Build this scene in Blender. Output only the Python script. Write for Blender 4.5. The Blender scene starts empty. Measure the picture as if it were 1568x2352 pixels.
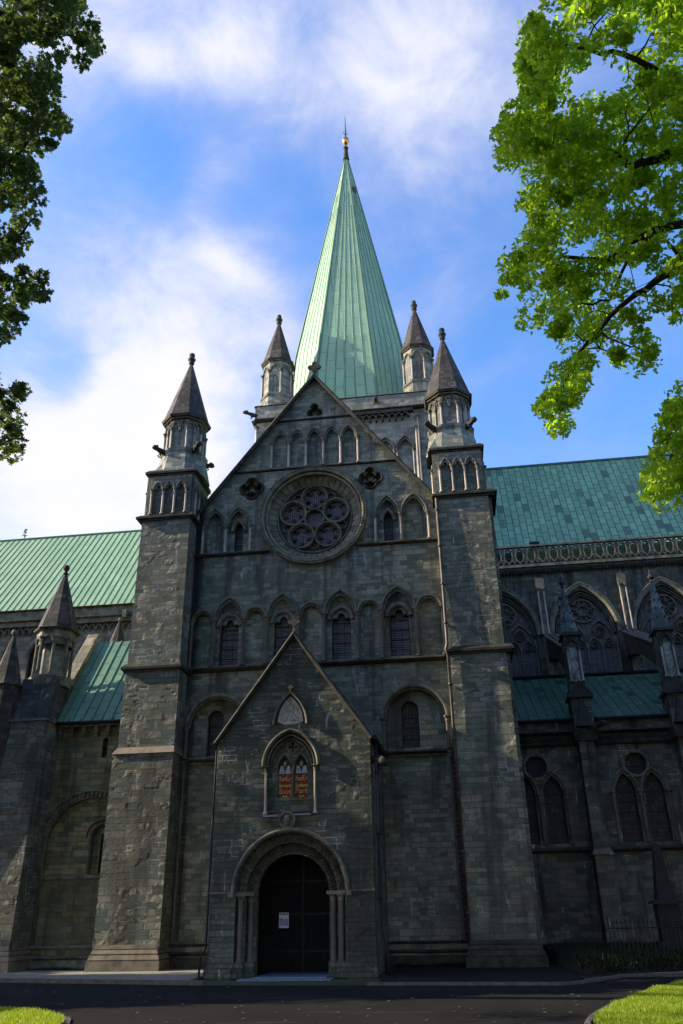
import bpy, bmesh, math, random
import numpy as np
from mathutils import Vector, Matrix
from mathutils.geometry import tessellate_polygon
PI = math.pi
R = math.radians
random.seed(7); rng = np.random.default_rng(7)
S = bpy.context.scene
C = bpy.data.collections.new("place"); S.collection.children.link(C)

# ------------------------------------------------------------------ camera
CAM = Vector((5.381, -32.0, 1.958))
F, PITCH, YAW, ROLL = 1857.3, .45940689, -.12954625, -.01812951      # focal length in pixels of a 1568 px wide picture
cp, sp, cy, sy = math.cos(PITCH), math.sin(PITCH), math.cos(YAW), math.sin(YAW)
fw = Vector((sy*cp, cy*cp, sp)); r0 = Vector((cy, -sy, 0)); u0 = r0.cross(fw)
rt = r0*math.cos(ROLL) + u0*math.sin(ROLL); up = -r0*math.sin(ROLL) + u0*math.cos(ROLL)
cam = bpy.data.objects.new("camera", bpy.data.cameras.new("camera")); C.objects.link(cam)
M = Matrix((rt, up, -fw)).transposed().to_4x4(); M.translation = CAM
cam.matrix_world = M
cam.data.sensor_fit = 'HORIZONTAL'; cam.data.sensor_width = 36; cam.data.lens = F/1568*36
cam.data.clip_start = .1; cam.data.clip_end = 3000
S.camera = cam
def direction(px, py):
    return (rt*(px-784) + up*(1176-py) + fw*F).normalized()
def at(px, py, dist):                       # a point seen at a pixel, this many metres away
    return CAM + direction(px, py)*dist

# ------------------------------------------------------------------ light and sky
SUN_EL, SUN_EPS = R(29), R(5.2)              # low sun from the left, just in front of the facade
sd = Vector((-math.cos(SUN_EPS)*math.cos(SUN_EL), -math.sin(SUN_EPS)*math.cos(SUN_EL), math.sin(SUN_EL)))
sl = bpy.data.lights.new("sun", 'SUN'); sl.energy = 5.0; sl.angle = R(.5); sl.color = (1, .89, .68)
so = bpy.data.objects.new("sun", sl); C.objects.link(so); so.rotation_euler = (-sd).to_track_quat('-Z', 'Y').to_euler()
S.view_settings.view_transform = 'Standard'; S.view_settings.look = 'None'
S.view_settings.exposure = 0.93; S.view_settings.gamma = 1

W = bpy.data.worlds.new("World"); S.world = W; W.use_nodes = True
nt = W.node_tree; nt.nodes.clear()
class NT:                                    # small node helper
    def __init__(s, nt): s.t = nt
    def n(s, k, **kw):
        nd = s.t.nodes.new(k)
        for a, b in kw.items(): setattr(nd, a, b)
        return nd
    def inp(s, sock, v):
        if v is None: return
        if hasattr(v, 'is_output'): s.t.links.new(v, sock)
        else: sock.default_value = v
    def math(s, op, a, b=None, c=None, clamp=False):
        nd = s.n('ShaderNodeMath', operation=op, use_clamp=clamp)
        for i, v in enumerate((a, b, c)): s.inp(nd.inputs[i], v)
        return nd.outputs[0]
    def vm(s, op, a, b=None):
        nd = s.n('ShaderNodeVectorMath', operation=op)
        s.inp(nd.inputs[0], a)
        if b is not None: s.inp(nd.inputs[3] if op == 'SCALE' else nd.inputs[1], b)
        return nd.outputs[1] if op in ('DOT_PRODUCT', 'LENGTH') else nd.outputs[0]
    def mix(s, f, a, b, mode='MIX'):
        nd = s.n('ShaderNodeMix', data_type='RGBA', blend_type=mode); nd.clamp_factor = True
        s.inp(nd.inputs[0], f); s.inp(nd.inputs[6], a); s.inp(nd.inputs[7], b)
        return nd.outputs[2]
    def noise(s, vec, scale, detail=4, rough=.55, dist=0):
        nd = s.n('ShaderNodeTexNoise'); s.inp(nd.inputs['Vector'], vec)
        nd.inputs['Scale'].default_value = scale; nd.inputs['Detail'].default_value = detail
        nd.inputs['Roughness'].default_value = rough; nd.inputs['Distortion'].default_value = dist
        return nd.outputs['Fac']
    def ramp(s, f, lo, hi, a=0.0, b=1.0):
        nd = s.n('ShaderNodeMapRange', interpolation_type='SMOOTHSTEP')
        s.inp(nd.inputs[0], f)
        for i, v in enumerate((lo, hi, a, b)): nd.inputs[i+1].default_value = v
        return nd.outputs[0]
    def xyz(s, x, y, z):
        nd = s.n('ShaderNodeCombineXYZ')
        for i, v in enumerate((x, y, z)): s.inp(nd.inputs[i], v)
        return nd.outputs[0]
    def sep(s, v):
        nd = s.n('ShaderNodeSeparateXYZ'); s.inp(nd.inputs[0], v); return nd.outputs
g = NT(nt)
sky = g.n('ShaderNodeTexSky', sky_type='NISHITA', sun_disc=False)
sky.sun_elevation = SUN_EL; sky.sun_rotation = R(270) - SUN_EPS
sky.altitude = 50; sky.air_density = 1.0; sky.dust_density = .4; sky.ozone_density = 2.4
hs = g.n('ShaderNodeHueSaturation'); hs.inputs['Saturation'].default_value = 1.28; hs.inputs['Value'].default_value = 1.2
nt.links.new(sky.outputs[0], hs.inputs['Color'])
tc = g.n('ShaderNodeTexCoord'); dirv = tc.outputs['Generated']
dx, dy, dz = g.sep(dirv)
sdir = g.xyz(g.math('MULTIPLY', dx, 1.0), dy, g.math('MULTIPLY', dz, 1.6))
n1 = g.noise(sdir, 3.2, 8, .58, .25); n2 = g.noise(g.vm('ADD', sdir, (3.1, 7.7, 2.0)), 9.0, 7, .62, .4)
dens = g.math('ADD', g.math('MULTIPLY', n1, .66), g.math('MULTIPLY', n2, .46))
# broad cloud banks and clear gaps by direction in the sky
for (px, py, rad, w) in [(170, 600, 11, .15), (400, 640, 8, .10), (40, 1120, 12, .29), (520, 920, 8, .14), (300, 1120, 8, .20), (600, 700, 5, .08), (1020, 640, 7, .09), (1250, 300, 6, .06),
                         (560, 140, 14, .10), (230, 60, 9, .12), (740, 330, 8, .09), (930, 700, 4.5, .13), (1180, 1030, 6.5, .16), (1080, 110, 9, .07), (1000, 270, 7, .14), (1150, 650, 4, .06),
                         (250, 330, 4.5, -.16), (470, 360, 4.5, -.20), (330, 420, 4, -.08), (640, 500, 3.5, -.12), (980, 520, 10, -.07), (60, 850, 3.6, -.20), (250, 870, 3.6, -.15), (1450, 700, 16, -.07), (1300, 880, 8, -.04), (1400, 100, 10, -.05)]:
    d = direction(px, py)
    dot = g.vm('DOT_PRODUCT', dirv, (d.x, d.y, d.z))
    m = g.ramp(dot, math.cos(R(rad*1.4)), 1.0)
    dens = g.math('ADD', dens, g.math('MULTIPLY', m, w))
cov = g.ramp(dens, .38, 1.08)
ccol = g.mix(g.ramp(dens, .55, 1.0), (.50, .56, .90, 1), (.93, .93, 1.0, 1))
bg1 = g.n('ShaderNodeBackground'); skc = g.mix(1.0, hs.outputs[0], (1.45, 1.10, 1.12, 1), 'MULTIPLY'); nt.links.new(skc, bg1.inputs[0]); bg1.inputs[1].default_value = .15
bg2 = g.n('ShaderNodeBackground'); nt.links.new(ccol, bg2.inputs[0]); bg2.inputs[1].default_value = .56
ms = g.n('ShaderNodeMixShader'); nt.links.new(cov, ms.inputs[0]); nt.links.new(bg1.outputs[0], ms.inputs[1]); nt.links.new(bg2.outputs[0], ms.inputs[2])
wo = g.n('ShaderNodeOutputWorld'); nt.links.new(ms.outputs[0], wo.inputs[0])

# ------------------------------------------------------------------ materials
def material(name):
    m = bpy.data.materials.new(name); m.use_nodes = True
    t = m.node_tree; b = t.nodes['Principled BSDF']
    return m, NT(t), b
def wallcoord(g):                            # u runs along the wall whichever way it faces, v is height
    geo = g.n('ShaderNodeNewGeometry')
    nx, ny, nz = g.sep(geo.outputs['True Normal']); x, y, z = g.sep(geo.outputs['Position'])
    side = g.math('GREATER_THAN', g.math('ABSOLUTE', nx), g.math('MULTIPLY', g.math('ABSOLUTE', ny), 1.6))
    u = g.math('ADD', g.math('MULTIPLY', x, g.math('SUBTRACT', 1.0, side)), g.math('MULTIPLY', y, side))
    return geo.outputs['Position'], u, z, nz
def stone(name, base=(.225, .21, .15), bw=.38, rh=.165, bump=.35, rough=0.4, white=1.0, grime=1.0, vary=1.0, tan=.5, soot_shade=0):
    m, g, b = material(name)
    P, u, z, nz = wallcoord(g)
    wz = g.math('ADD', z, g.math('MULTIPLY', g.noise(g.xyz(0.0, 0.0, z), .9, 2), .45))        # rows of uneven height
    wu = g.math('ADD', u, g.math('MULTIPLY', g.noise(P, .4, 1), .2))
    def brick(w, h, c1, c2, mo, off=.5, ms=.012):
        nd = g.n('ShaderNodeTexBrick', offset=off, offset_frequency=2, squash=.7, squash_frequency=3)
        g.inp(nd.inputs['Vector'], g.xyz(wu, wz, 0.0))
        nd.inputs['Color1'].default_value = c1; nd.inputs['Color2'].default_value = c2; nd.inputs['Mortar'].default_value = mo
        nd.inputs['Scale'].default_value = 1; nd.inputs['Mortar Size'].default_value = ms; nd.inputs['Mortar Smooth'].default_value = .35
        nd.inputs['Brick Width'].default_value = w; nd.inputs['Row Height'].default_value = h
        return nd
    def k(c, f): return tuple(x*f for x in c[:3]) + (1,)
    a = brick(bw, rh, (0, 0, 0, 1), (1, 1, 1, 1), (.5, .5, .5, 1))
    a2 = brick(bw*1.35, rh*1.2, (0, 0, 0, 1), (1, 1, 1, 1), (.5, .5, .5, 1), .37)
    pick = g.ramp(g.noise(P, .33, 3), .47, .53)
    rnd = g.mix(pick, a.outputs[0], a2.outputs[0]); mort = g.math('ADD', g.math('MULTIPLY', a.outputs[1], g.math('SUBTRACT', 1.0, pick)), g.math('MULTIPLY', a2.outputs[1], pick))
    rv = g.sep(rnd)[0]
    n_big = g.noise(P, .22, 4, .6); n_mid = g.noise(P, 1.6, 5, .6); n_fine = g.noise(P, 14, 5, .65)
    green = (base[0]*.62, base[1]*.86, base[2]*.86, 1); brown = (base[0]*1.30, base[1]*1.08, base[2]*.84, 1); grey = k(base, 1.12)
    col = g.mix(g.ramp(rv, .1, .9), green, grey)
    col = g.mix(g.math('MULTIPLY', g.ramp(g.noise(g.xyz(g.math('MULTIPLY', u, 1.7), g.math('MULTIPLY', z, 4.2), 3.0), 1.0, 2), .52, .70), .8*tan*2, clamp=True), col, brown)
    col = g.mix(g.ramp(n_big, .35, .65, 0, .75), col, k(base, .62))
    col = g.mix(g.ramp(g.noise(P, .7, 4, .65), .52, .72, 0, .45), col, (base[0]*1.35, base[1]*1.32, base[2]*1.35, 1))
    val = g.math('ADD', g.math('MULTIPLY', g.math('SUBTRACT', rv, .5), .55*vary), g.math('ADD', g.math('MULTIPLY', n_mid, .75), g.math('ADD', .33, g.math('MULTIPLY', n_fine, .5))))
    col = g.mix(1.0, col, g.xyz(val, val, val), 'MULTIPLY')
    mpale = g.math('MULTIPLY', g.math('MULTIPLY', mort, .35), g.ramp(n_mid, .4, .6))
    col = g.mix(g.math('MULTIPLY', mort, .6), col, k(base, .32))
    col = g.mix(g.math('MULTIPLY', g.math('MULTIPLY', mort, g.ramp(g.noise(P, .8, 4, .7), .55, .64)), .8*white, clamp=True), col, (.42, .43, .41, 1))
    streak = g.noise(g.vm('MULTIPLY', P, (2.6, 2.6, .55)), 1.0, 6, .72, .6)
    col = g.mix(g.math('MULTIPLY', g.ramp(streak, .60, .70), .65*white, clamp=True), col, (.40, .41, .39, 1))
    drip = g.noise(g.vm('MULTIPLY', P, (1.4, 1.4, .16)), 1.0, 5, .6)
    col = g.mix(g.math('MULTIPLY', g.ramp(drip, .50, .66), .8*grime, clamp=True), col, k(base, .22))
    if soot_shade:                                     # sooty stain plus corner shade painted into the wall beside the left pier
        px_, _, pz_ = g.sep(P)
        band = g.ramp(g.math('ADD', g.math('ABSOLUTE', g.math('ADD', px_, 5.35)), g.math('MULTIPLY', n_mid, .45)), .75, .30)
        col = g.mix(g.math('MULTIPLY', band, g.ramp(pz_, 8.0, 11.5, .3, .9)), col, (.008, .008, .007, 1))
    g.inp(b.inputs['Base Color'], col)
    b.inputs['Roughness'].default_value = .82
    b.inputs['Specular IOR Level'].default_value = .3
    rg = g.ramp(g.noise(P, .9, 3), .42, .58)                        # some patches are hacked rough, others dressed
    rb_ = g.ramp(rv, .35, .65)
    strata = g.noise(g.vm('MULTIPLY', P, (2.2, 2.2, 9.0)), 1.0, 6, .68)
    h = g.math('ADD', g.math('MULTIPLY', mort, -1.3), g.math('MULTIPLY', g.math('SUBTRACT', rv, .5), .9))
    h = g.math('ADD', h, g.math('MULTIPLY', n_fine, .7))
    h = g.math('ADD', h, g.math('MULTIPLY', g.math('MULTIPLY', g.math('ADD', g.math('MULTIPLY', strata, 1.6), g.noise(P, 6, 6, .75)), g.math('MAXIMUM', g.math('MULTIPLY', rg, rb_), .12)), 3.0*rough))
    bp = g.n('ShaderNodeBump'); bp.inputs['Strength'].default_value = min(1, bump*1.6); bp.inputs['Distance'].default_value = .035
    g.inp(bp.inputs['Height'], h); g.t.links.new(bp.outputs[0], b.inputs['Normal'])
    return m
def plain(name, col, rough=.7, metal=0, nscale=6, namp=.35, bump=.15, col2=None, spec=.3, bscale=None, island=0):
    m, g, b = material(name)
    tcn = g.n('ShaderNodeNewGeometry'); P = tcn.outputs['Position']
    n = g.noise(P, nscale, 5, .6); c2 = col2 or tuple(c*(1-namp) for c in col)
    c = g.mix(g.ramp(n, .35, .68), tuple(col)+(1,), tuple(c2)+(1,))
    if island:
        q = g.math('ADD', 1-island/2, g.math('MULTIPLY', tcn.outputs['Random Per Island'], island)); c = g.mix(1.0, c, g.xyz(q, q, q), 'MULTIPLY')
    g.inp(b.inputs['Base Color'], c); b.inputs['Roughness'].default_value = rough; b.inputs['Metallic'].default_value = metal
    b.inputs['Specular IOR Level'].default_value = spec
    if bump:
        bp = g.n('ShaderNodeBump'); bp.inputs['Strength'].default_value = bump; bp.inputs['Distance'].default_value = .02
        g.inp(bp.inputs['Height'], g.noise(P, bscale or nscale*4, 5, .65)); g.t.links.new(bp.outputs[0], b.inputs['Normal'])
    return m
def copper(name, c1, c2, dark, pl, pw, mort=.018, darkamt=.5, bump=.5):
    m, g, b = material(name)
    uv = g.n('ShaderNodeUVMap'); uv.uv_map = 'UVMap'
    ux, uy, _ = g.sep(uv.outputs[0])
    geo = g.n('ShaderNodeNewGeometry'); P = geo.outputs['Position']
    nd = g.n('ShaderNodeTexBrick', offset=.5, offset_frequency=2, squash=1, squash_frequency=2)
    g.inp(nd.inputs['Vector'], g.xyz(uy, ux, 0.0))
    nd.inputs['Color1'].default_value = (0, 0, 0, 1); nd.inputs['Color2'].default_value = (1, 1, 1, 1); nd.inputs['Mortar'].default_value = (.5, .5, .5, 1)
    nd.inputs['Scale'].default_value = 1; nd.inputs['Mortar Size'].default_value = mort; nd.inputs['Mortar Smooth'].default_value = .2
    nd.inputs['Brick Width'].default_value = pl; nd.inputs['Row Height'].default_value = pw
    rv = g.sep(nd.outputs[0])[0]
    col = g.mix(g.ramp(rv, .05, .95), tuple(c1)+(1,), tuple(c2)+(1,))
    col = g.mix(g.math('MULTIPLY', g.ramp(rv, .86, .96), darkamt), col, tuple(dark)+(1,))
    st = g.noise(g.xyz(g.math('MULTIPLY', ux, 3.5), g.math('MULTIPLY', uy, .35), 0.0), 1.0, 6, .65)
    col = g.mix(g.ramp(st, .45, .75, 0, .55), col, tuple(dark)+(1,))
    col = g.mix(g.ramp(g.noise(P, .9, 5, .6), .35, .7, 0, .35), col, tuple(x*.7 for x in c1)+(1,))
    col = g.mix(g.math('MULTIPLY', nd.outputs[1], .75), col, tuple(x*.35 for x in dark)+(1,))
    g.inp(b.inputs['Base Color'], col); b.inputs['Roughness'].default_value = .55; b.inputs['Specular IOR Level'].default_value = .35
    bp = g.n('ShaderNodeBump'); bp.inputs['Strength'].default_value = bump; bp.inputs['Distance'].default_value = .03
    g.inp(bp.inputs['Height'], g.math('ADD', g.math('MULTIPLY', nd.outputs[1], .8), g.math('ADD', g.math('MULTIPLY', rv, .35), g.math('MULTIPLY', g.noise(P, 2.5, 4), .7))))
    g.t.links.new(bp.outputs[0], b.inputs['Normal'])
    return m
def leaf_mat(name, c, c2, trans, tw=.45):
    m, g, b = material(name)
    oi = g.n('ShaderNodeNewGeometry')
    n = g.noise(oi.outputs['Position'], 1.3, 3); r = oi.outputs['Random Per Island']
    col = g.mix(g.math('MULTIPLY', g.math('ADD', n, r), .5), tuple(c)+(1,), tuple(c2)+(1,))
    g.inp(b.inputs['Base Color'], col); b.inputs['Roughness'].default_value = .42; b.inputs['Specular IOR Level'].default_value = .35
    tr = g.n('ShaderNodeBsdfTranslucent'); g.inp(tr.inputs[0], g.mix(r, tuple(trans)+(1,), tuple(x*.6 for x in trans)+(1,)))
    mx = g.n('ShaderNodeMixShader'); mx.inputs[0].default_value = tw
    out = g.t.nodes['Material Output']
    g.t.links.new(b.outputs[0], mx.inputs[1]); g.t.links.new(tr.outputs[0], mx.inputs[2]); g.t.links.new(mx.outputs[0], out.inputs[0])
    return m
def glassmat(name, c=(.042, .036, .032), bars=.09, v=.16):
    m, g, b = material(name)
    P, u, z, nz = wallcoord(g)
    nd = g.n('ShaderNodeTexBrick', offset=0, offset_frequency=2, squash=1, squash_frequency=2)
    g.inp(nd.inputs['Vector'], g.xyz(u, z, 0.0)); nd.inputs['Scale'].default_value = 1
    nd.inputs['Color1'].default_value = tuple(c)+(1,); nd.inputs['Color2'].default_value = tuple(x*1.8 for x in c)+(1,); nd.inputs['Mortar'].default_value = (.012, .012, .014, 1)
    nd.inputs['Mortar Size'].default_value = .012; nd.inputs['Brick Width'].default_value = bars; nd.inputs['Row Height'].default_value = v
    col = g.mix(g.ramp(g.noise(P, 2.5, 4, .7), .5, .75, 0, .7), nd.outputs[0], (.12, .105, .10, 1))
    g.inp(b.inputs['Base Color'], col); b.inputs['Roughness'].default_value = .5; b.inputs['Specular IOR Level'].default_value = .25
    bp = g.n('ShaderNodeBump'); bp.inputs['Strength'].default_value = .4; bp.inputs['Distance'].default_value = .01
    g.inp(bp.inputs['Height'], g.math('ADD', nd.outputs[1], g.noise(P, 9, 3))); g.t.links.new(bp.outputs[0], b.inputs['Normal'])
    return m
ST = stone('stone_ashlar', soot_shade=1)
ST_PIER = stone('stone_pier', (.205, .193, .138), .42, .175, .45, .7, 1.3, .8)
ST_ROUGH = stone('stone_hacked', (.170, .162, .118), .48, .20, .8, 1.3, 1.2, .9, .9, .35)
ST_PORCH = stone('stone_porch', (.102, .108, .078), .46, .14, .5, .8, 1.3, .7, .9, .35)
ST_WARM = stone('stone_warm', (.20, .178, .09), .44, .18, .45, .6, .3, .8, 1.0, 1.0)
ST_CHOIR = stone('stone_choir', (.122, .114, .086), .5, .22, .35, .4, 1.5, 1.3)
ST_TOWER = stone('stone_tower', (.27, .255, .205), .5, .22, .3, .4, 1.2, .6)
TRIM = plain('stone_trim', (.185, .172, .122), .8, 0, 3, .6, .5, bscale=22)
TRIM_D = plain('stone_trim_weathered', (.055, .051, .036), .85, 0, 3, .6, .5, bscale=22)
TAN = plain('stone_tan', (.21, .17, .12), .8, 0, 2.5, .5, .5, bscale=20)
COLN = plain('column_stone', (.47, .39, .30), .6, 0, 1.2, .5, .15)
COLD = plain('column_stone_dark', (.125, .108, .08), .7, 0, 1.2, .4, .2)
CAPM = stone('stone_spire_cap', (.068, .054, .046), .38, .22, .3, .3, .5, .6, 1.1, .9)
CU_S = copper('copper_spire', (.25, .415, .25), (.30, .47, .285), (.17, .33, .22), 1.6, .62, .02, .2)
CU_L = copper('copper_roof_pale', (.25, .385, .20), (.31, .44, .235), (.15, .28, .17), 1.1, .42, .012, .3)
CU_R = copper('copper_roof_teal', (.155, .305, .175), (.215, .385, .23), (.05, .09, .065), .80, .40, .030, .9, .8)
CU_A = copper('copper_roof_green', (.11, .23, .14), (.16, .29, .18), (.06, .13, .09), .85, .42, .022, .8, .8)
CU_D = copper('copper_roof_dark', (.055, .13, .07), (.075, .17, .095), (.022, .04, .03), .80, .42, .030, 1.0, .8)
GLASS = glassmat('leaded_glass'); GLASS_D = glassmat('leaded_glass_dark', (.02, .02, .025)); GLASS_P = glassmat('leaded_glass_pale', (.085, .072, .064), .3, .1)
GLASS_R = glassmat('rose_glass', (.13, .112, .10), .10, .06)
WOOD = plain('dark_oak', (.005, .004, .003), .8, 0, 5, .5, .3)
IRON = plain('black_iron', (.012, .012, .013), .5, .3, 9, .4, .1)
LEAD = plain('pipe_metal', (.11, .085, .07), .45, .5, 3, .4, .1)
GOLD = plain('gilded_copper', (.75, .42, .12), .3, 1, 3, .3, 0)
RED = plain('red_paint', (.22, .022, .014), .65, 0, 8, .4, .1)
YEL = plain('yellow_paint', (.55, .38, .10), .6, 0, 8, .2, 0)
WHT = plain('pale_paint', (.42, .45, .50), .6, 0, 8, .3, .1)
SKIN = plain('carved_flesh_paint', (.33, .25, .19), .6, 0, 8, .2, 0)
PLAST = plain('pale_plaster', (.42, .40, .34), .75, 0, 9, .35, .3)
PLAST_S = plain('weathered_marble', (.36, .36, .33), .7, 0, 3.5, .8, .3, col2=(.08, .08, .07))
BLUES = plain('blue_grey_slab', (.20, .24, .32), .5, 0, 2, .35, .2)
GRAVEL = plain('gravel', (.30, .28, .22), .95, 0, 30, .5, .8, bscale=60)
SLABM = plain('kerb_stone', (.11, .10, .085), .85, 0, 6, .4, .3)
SOIL = plain('soil', (.012, .012, .006), .95, 0, 5, .4, .4)
BARK = plain('bark', (.045, .036, .028), .9, 0, 5, .5, .8, bscale=14)
LEAF_R = leaf_mat('oak_leaf', (.105, .20, .014), (.20, .335, .018), (.66, .95, .035), .58)
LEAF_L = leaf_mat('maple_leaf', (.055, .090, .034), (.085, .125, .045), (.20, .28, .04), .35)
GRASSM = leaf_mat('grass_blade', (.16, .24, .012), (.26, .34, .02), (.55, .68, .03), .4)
GRASSD = leaf_mat('grass_painted_shade', (.010, .018, .004), (.018, .026, .005), (.02, .035, .005), .3)  # dark copy of the lawn grass, with shade painted into its colour
def asphalt():
    m, g, b = material('asphalt')
    geo = g.n('ShaderNodeNewGeometry'); P = geo.outputs['Position']
    c = g.mix(g.ramp(g.noise(P, .35, 5, .6), .3, .7), (.008, .0077, .007, 1), (.014, .0133, .012, 1))
    c = g.mix(g.ramp(g.noise(P, 45, 3, .7), .4, .7, 0, .5), c, (.028, .027, .024, 1))
    c = g.mix(g.ramp(g.noise(g.vm('MULTIPLY', P, (.3, 1.6, 1)), .8, 5, .65), .60, .72, 0, .5), c, (.055, .052, .046, 1))
    g.inp(b.inputs['Base Color'], c); b.inputs['Roughness'].default_value = .95; b.inputs['Specular IOR Level'].default_value = .08
    bp = g.n('ShaderNodeBump'); bp.inputs['Strength'].default_value = .5; bp.inputs['Distance'].default_value = .01
    g.inp(bp.inputs['Height'], g.noise(P, 60, 4, .7)); g.t.links.new(bp.outputs[0], b.inputs['Normal'])
    return m
ASPH = asphalt()

# ------------------------------------------------------------------ mesh building
Z = Vector((0, 0, 1))
class MB:
    """collects geometry in a local frame: u along the wall, d outwards from it, z up"""
    def __init__(s, O=(0, 0, 0), U=(1, 0, 0), N=(0, -1, 0)):
        s.v = []; s.f = []; s.uv = {}; s.mi = []; s.frame(O, U, N)
    def frame(s, O=(0, 0, 0), U=(1, 0, 0), N=(0, -1, 0)):
        s.O = Vector(O); s.U = Vector(U).normalized(); s.N = Vector(N).normalized(); return s
    def w(s, u, d, z): return s.O + s.U*u + s.N*d + Z*z
    def add(s, pts, faces, mi=0):
        b = len(s.v); s.v += [s.w(*p) for p in pts]
        for f in faces: s.f.append([b+i for i in f]); s.mi.append(mi)
    def raw(s, pts, faces, uvs=None, mi=0):
        b = len(s.v); s.v += [Vector(p) for p in pts]
        for f in faces:
            if uvs: s.uv[len(s.f)] = [uvs[i] for i in f]
            s.f.append([b+i for i in f]); s.mi.append(mi)
    def box(s, u0, u1, d0, d1, z0, z1, mi=0, tu=0, td=0):         # tu / td shrink the top
        s.add([(u0, d0, z0), (u1, d0, z0), (u1, d1, z0), (u0, d1, z0), (u0+tu, d0+td, z1), (u1-tu, d0+td, z1), (u1-tu, d1-td, z1), (u0+tu, d1-td, z1)],
              [(0, 3, 2, 1), (4, 5, 6, 7), (0, 1, 5, 4), (1, 2, 6, 5), (2, 3, 7, 6), (3, 0, 4, 7)], mi)
    def prism(s, poly, d0, d1, mi=0):                             # polygon in (u, z), pulled from d0 to d1
        n = len(poly)
        s.add([(u, d0, z) for u, z in poly]+[(u, d1, z) for u, z in poly],
              [tuple(range(n))[::-1], tuple(range(n, 2*n))]+[(i, (i+1) % n, n+(i+1) % n, n+i) for i in range(n)], mi)
    def sweep(s, path, prof, closed=False, mi=0, cap=True):       # path in (u, z); profile in (outward in plane, d)
        n = len(path); m = len(prof); pts = []
        for i, (u, z) in enumerate(path):
            a = path[i-1] if (i > 0 or closed) else path[i]; b = path[(i+1) % n] if (i < n-1 or closed) else path[i]
            def un(p, q):
                l = math.hypot(q[0]-p[0], q[1]-p[1]) or 1; return ((q[0]-p[0])/l, (q[1]-p[1])/l)
            t1 = un(a, (u, z)) if a != (u, z) else None; t2 = un((u, z), b) if b != (u, z) else None
            t1 = t1 or t2; t2 = t2 or t1
            n1 = (-t1[1], t1[0]); n2 = (-t2[1], t2[0]); k = 1+n1[0]*n2[0]+n1[1]*n2[1]; k = max(k, .5)
            nn = ((n1[0]+n2[0])/k, (n1[1]+n2[1])/k)
            pts += [(u+nn[0]*a_, d_, z+nn[1]*a_) for a_, d_ in prof]
        fs = []
        for i in range(n if closed else n-1):
            j = (i+1) % n
            fs += [(i*m+k, i*m+(k+1) % m, j*m+(k+1) % m, j*m+k) for k in range(m)]
        if cap and not closed: fs += [tuple(range(m))[::-1], tuple(range((n-1)*m, n*m))]
        s.add(pts, fs, mi)
    def lathe(s, prof, u, d, n=12, mi=0, ph=0):                   # profile (r, z)
        pts = []; fs = []; m = len(prof)
        for r, z in prof:
            pts += [(u+r*math.cos(ph+2*PI*k/n), d+r*math.sin(ph+2*PI*k/n), z) for k in range(n)]
        for i in range(m-1):
            fs += [(i*n+k, i*n+(k+1) % n, (i+1)*n+(k+1) % n, (i+1)*n+k) for k in range(n)]
        fs += [tuple(range(n))[::-1], tuple(range((m-1)*n, m*n))]
        s.add(pts, fs, mi)
    def tube(s, pts, rad, n=7, mi=0):                             # world points, radius per point
        pts = [Vector(p) for p in pts]; base = len(s.v); N = len(pts)
        if not hasattr(rad, '__len__'): rad = [rad]*N
        ref = Vector((.3, .2, 1))
        for i, p in enumerate(pts):
            t = (pts[min(i+1, N-1)]-pts[max(i-1, 0)]).normalized()
            a = t.cross(ref)
            if a.length < .05: a = t.cross(Vector((1, 0, 0)))
            a.normalize(); b = t.cross(a)
            s.v += [p+(a*math.cos(2*PI*k/n)+b*math.sin(2*PI*k/n))*rad[i] for k in range(n)]
        for i in range(N-1):
            for k in range(n): s.f.append([base+i*n+k, base+i*n+(k+1) % n, base+(i+1)*n+(k+1) % n, base+(i+1)*n+k]); s.mi.append(mi)
        s.f.append([base+k for k in range(n)][::-1]); s.f.append([base+(N-1)*n+k for k in range(n)]); s.mi += [mi, mi]
    def panel(s, loop, d, holes=(), mi=0):
        loops = [[Vector((u, z, 0)) for u, z in loop]]+[[Vector((u, z, 0)) for u, z in h['loop']] for h in holes]
        tris = tessellate_polygon(loops); flatp = [(p.x, d, p.y) for l in loops for p in l]
        s.add(flatp, [tuple(t) for t in tris], mi)
        for h in holes:
            L = h['loop']; n = len(L); dd = d-h['depth']
            s.add([(u, d, z) for u, z in L]+[(u, dd, z) for u, z in L], [(i, (i+1) % n, n+(i+1) % n, n+i) for i in range(n)], mi)
            if h.get('glass'):
                h['frame'] = (s.O.copy(), s.U.copy(), s.N.copy()); h['at'] = dd; WINDOWS.append(h)
            elif h.get('open'): pass
            else: s.panel(L, dd, h.get('holes', ()), mi)
    def build(s, name, mat, parent=None, smooth=False):
        me = bpy.data.meshes.new(name); me.from_pydata(s.v, [], s.f)
        for m in (mat if isinstance(mat, (list, tuple)) else [mat]): me.materials.append(m)
        if len(set(s.mi)) > 1: me.polygons.foreach_set('material_index', s.mi)
        if s.uv:
            l = me.uv_layers.new(name='UVMap')
            for fi, uvs in s.uv.items():
                for li, q in zip(me.polygons[fi].loop_indices, uvs): l.data[li].uv = q
        else:
            bm = bmesh.new(); bm.from_mesh(me); bmesh.ops.remove_doubles(bm, verts=bm.verts, dist=1e-5)
            bmesh.ops.recalc_face_normals(bm, faces=bm.faces); bm.to_mesh(me); bm.free()
        if smooth: me.polygons.foreach_set('use_smooth', [True]*len(me.polygons))
        o = bpy.data.objects.new(name, me); C.objects.link(o)
        if parent: o.parent = parent
        return o
WINDOWS = []
def empty(name, loc, label, cat, group=None):
    o = bpy.data.objects.new(name, None); C.objects.link(o); o.location = loc
    o['label'] = label; o['category'] = cat
    if group: o['group'] = group
    return o
def tag(o, label, cat, group=None):
    o['label'] = label; o['category'] = cat
    if group: o['group'] = group
    return o
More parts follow.
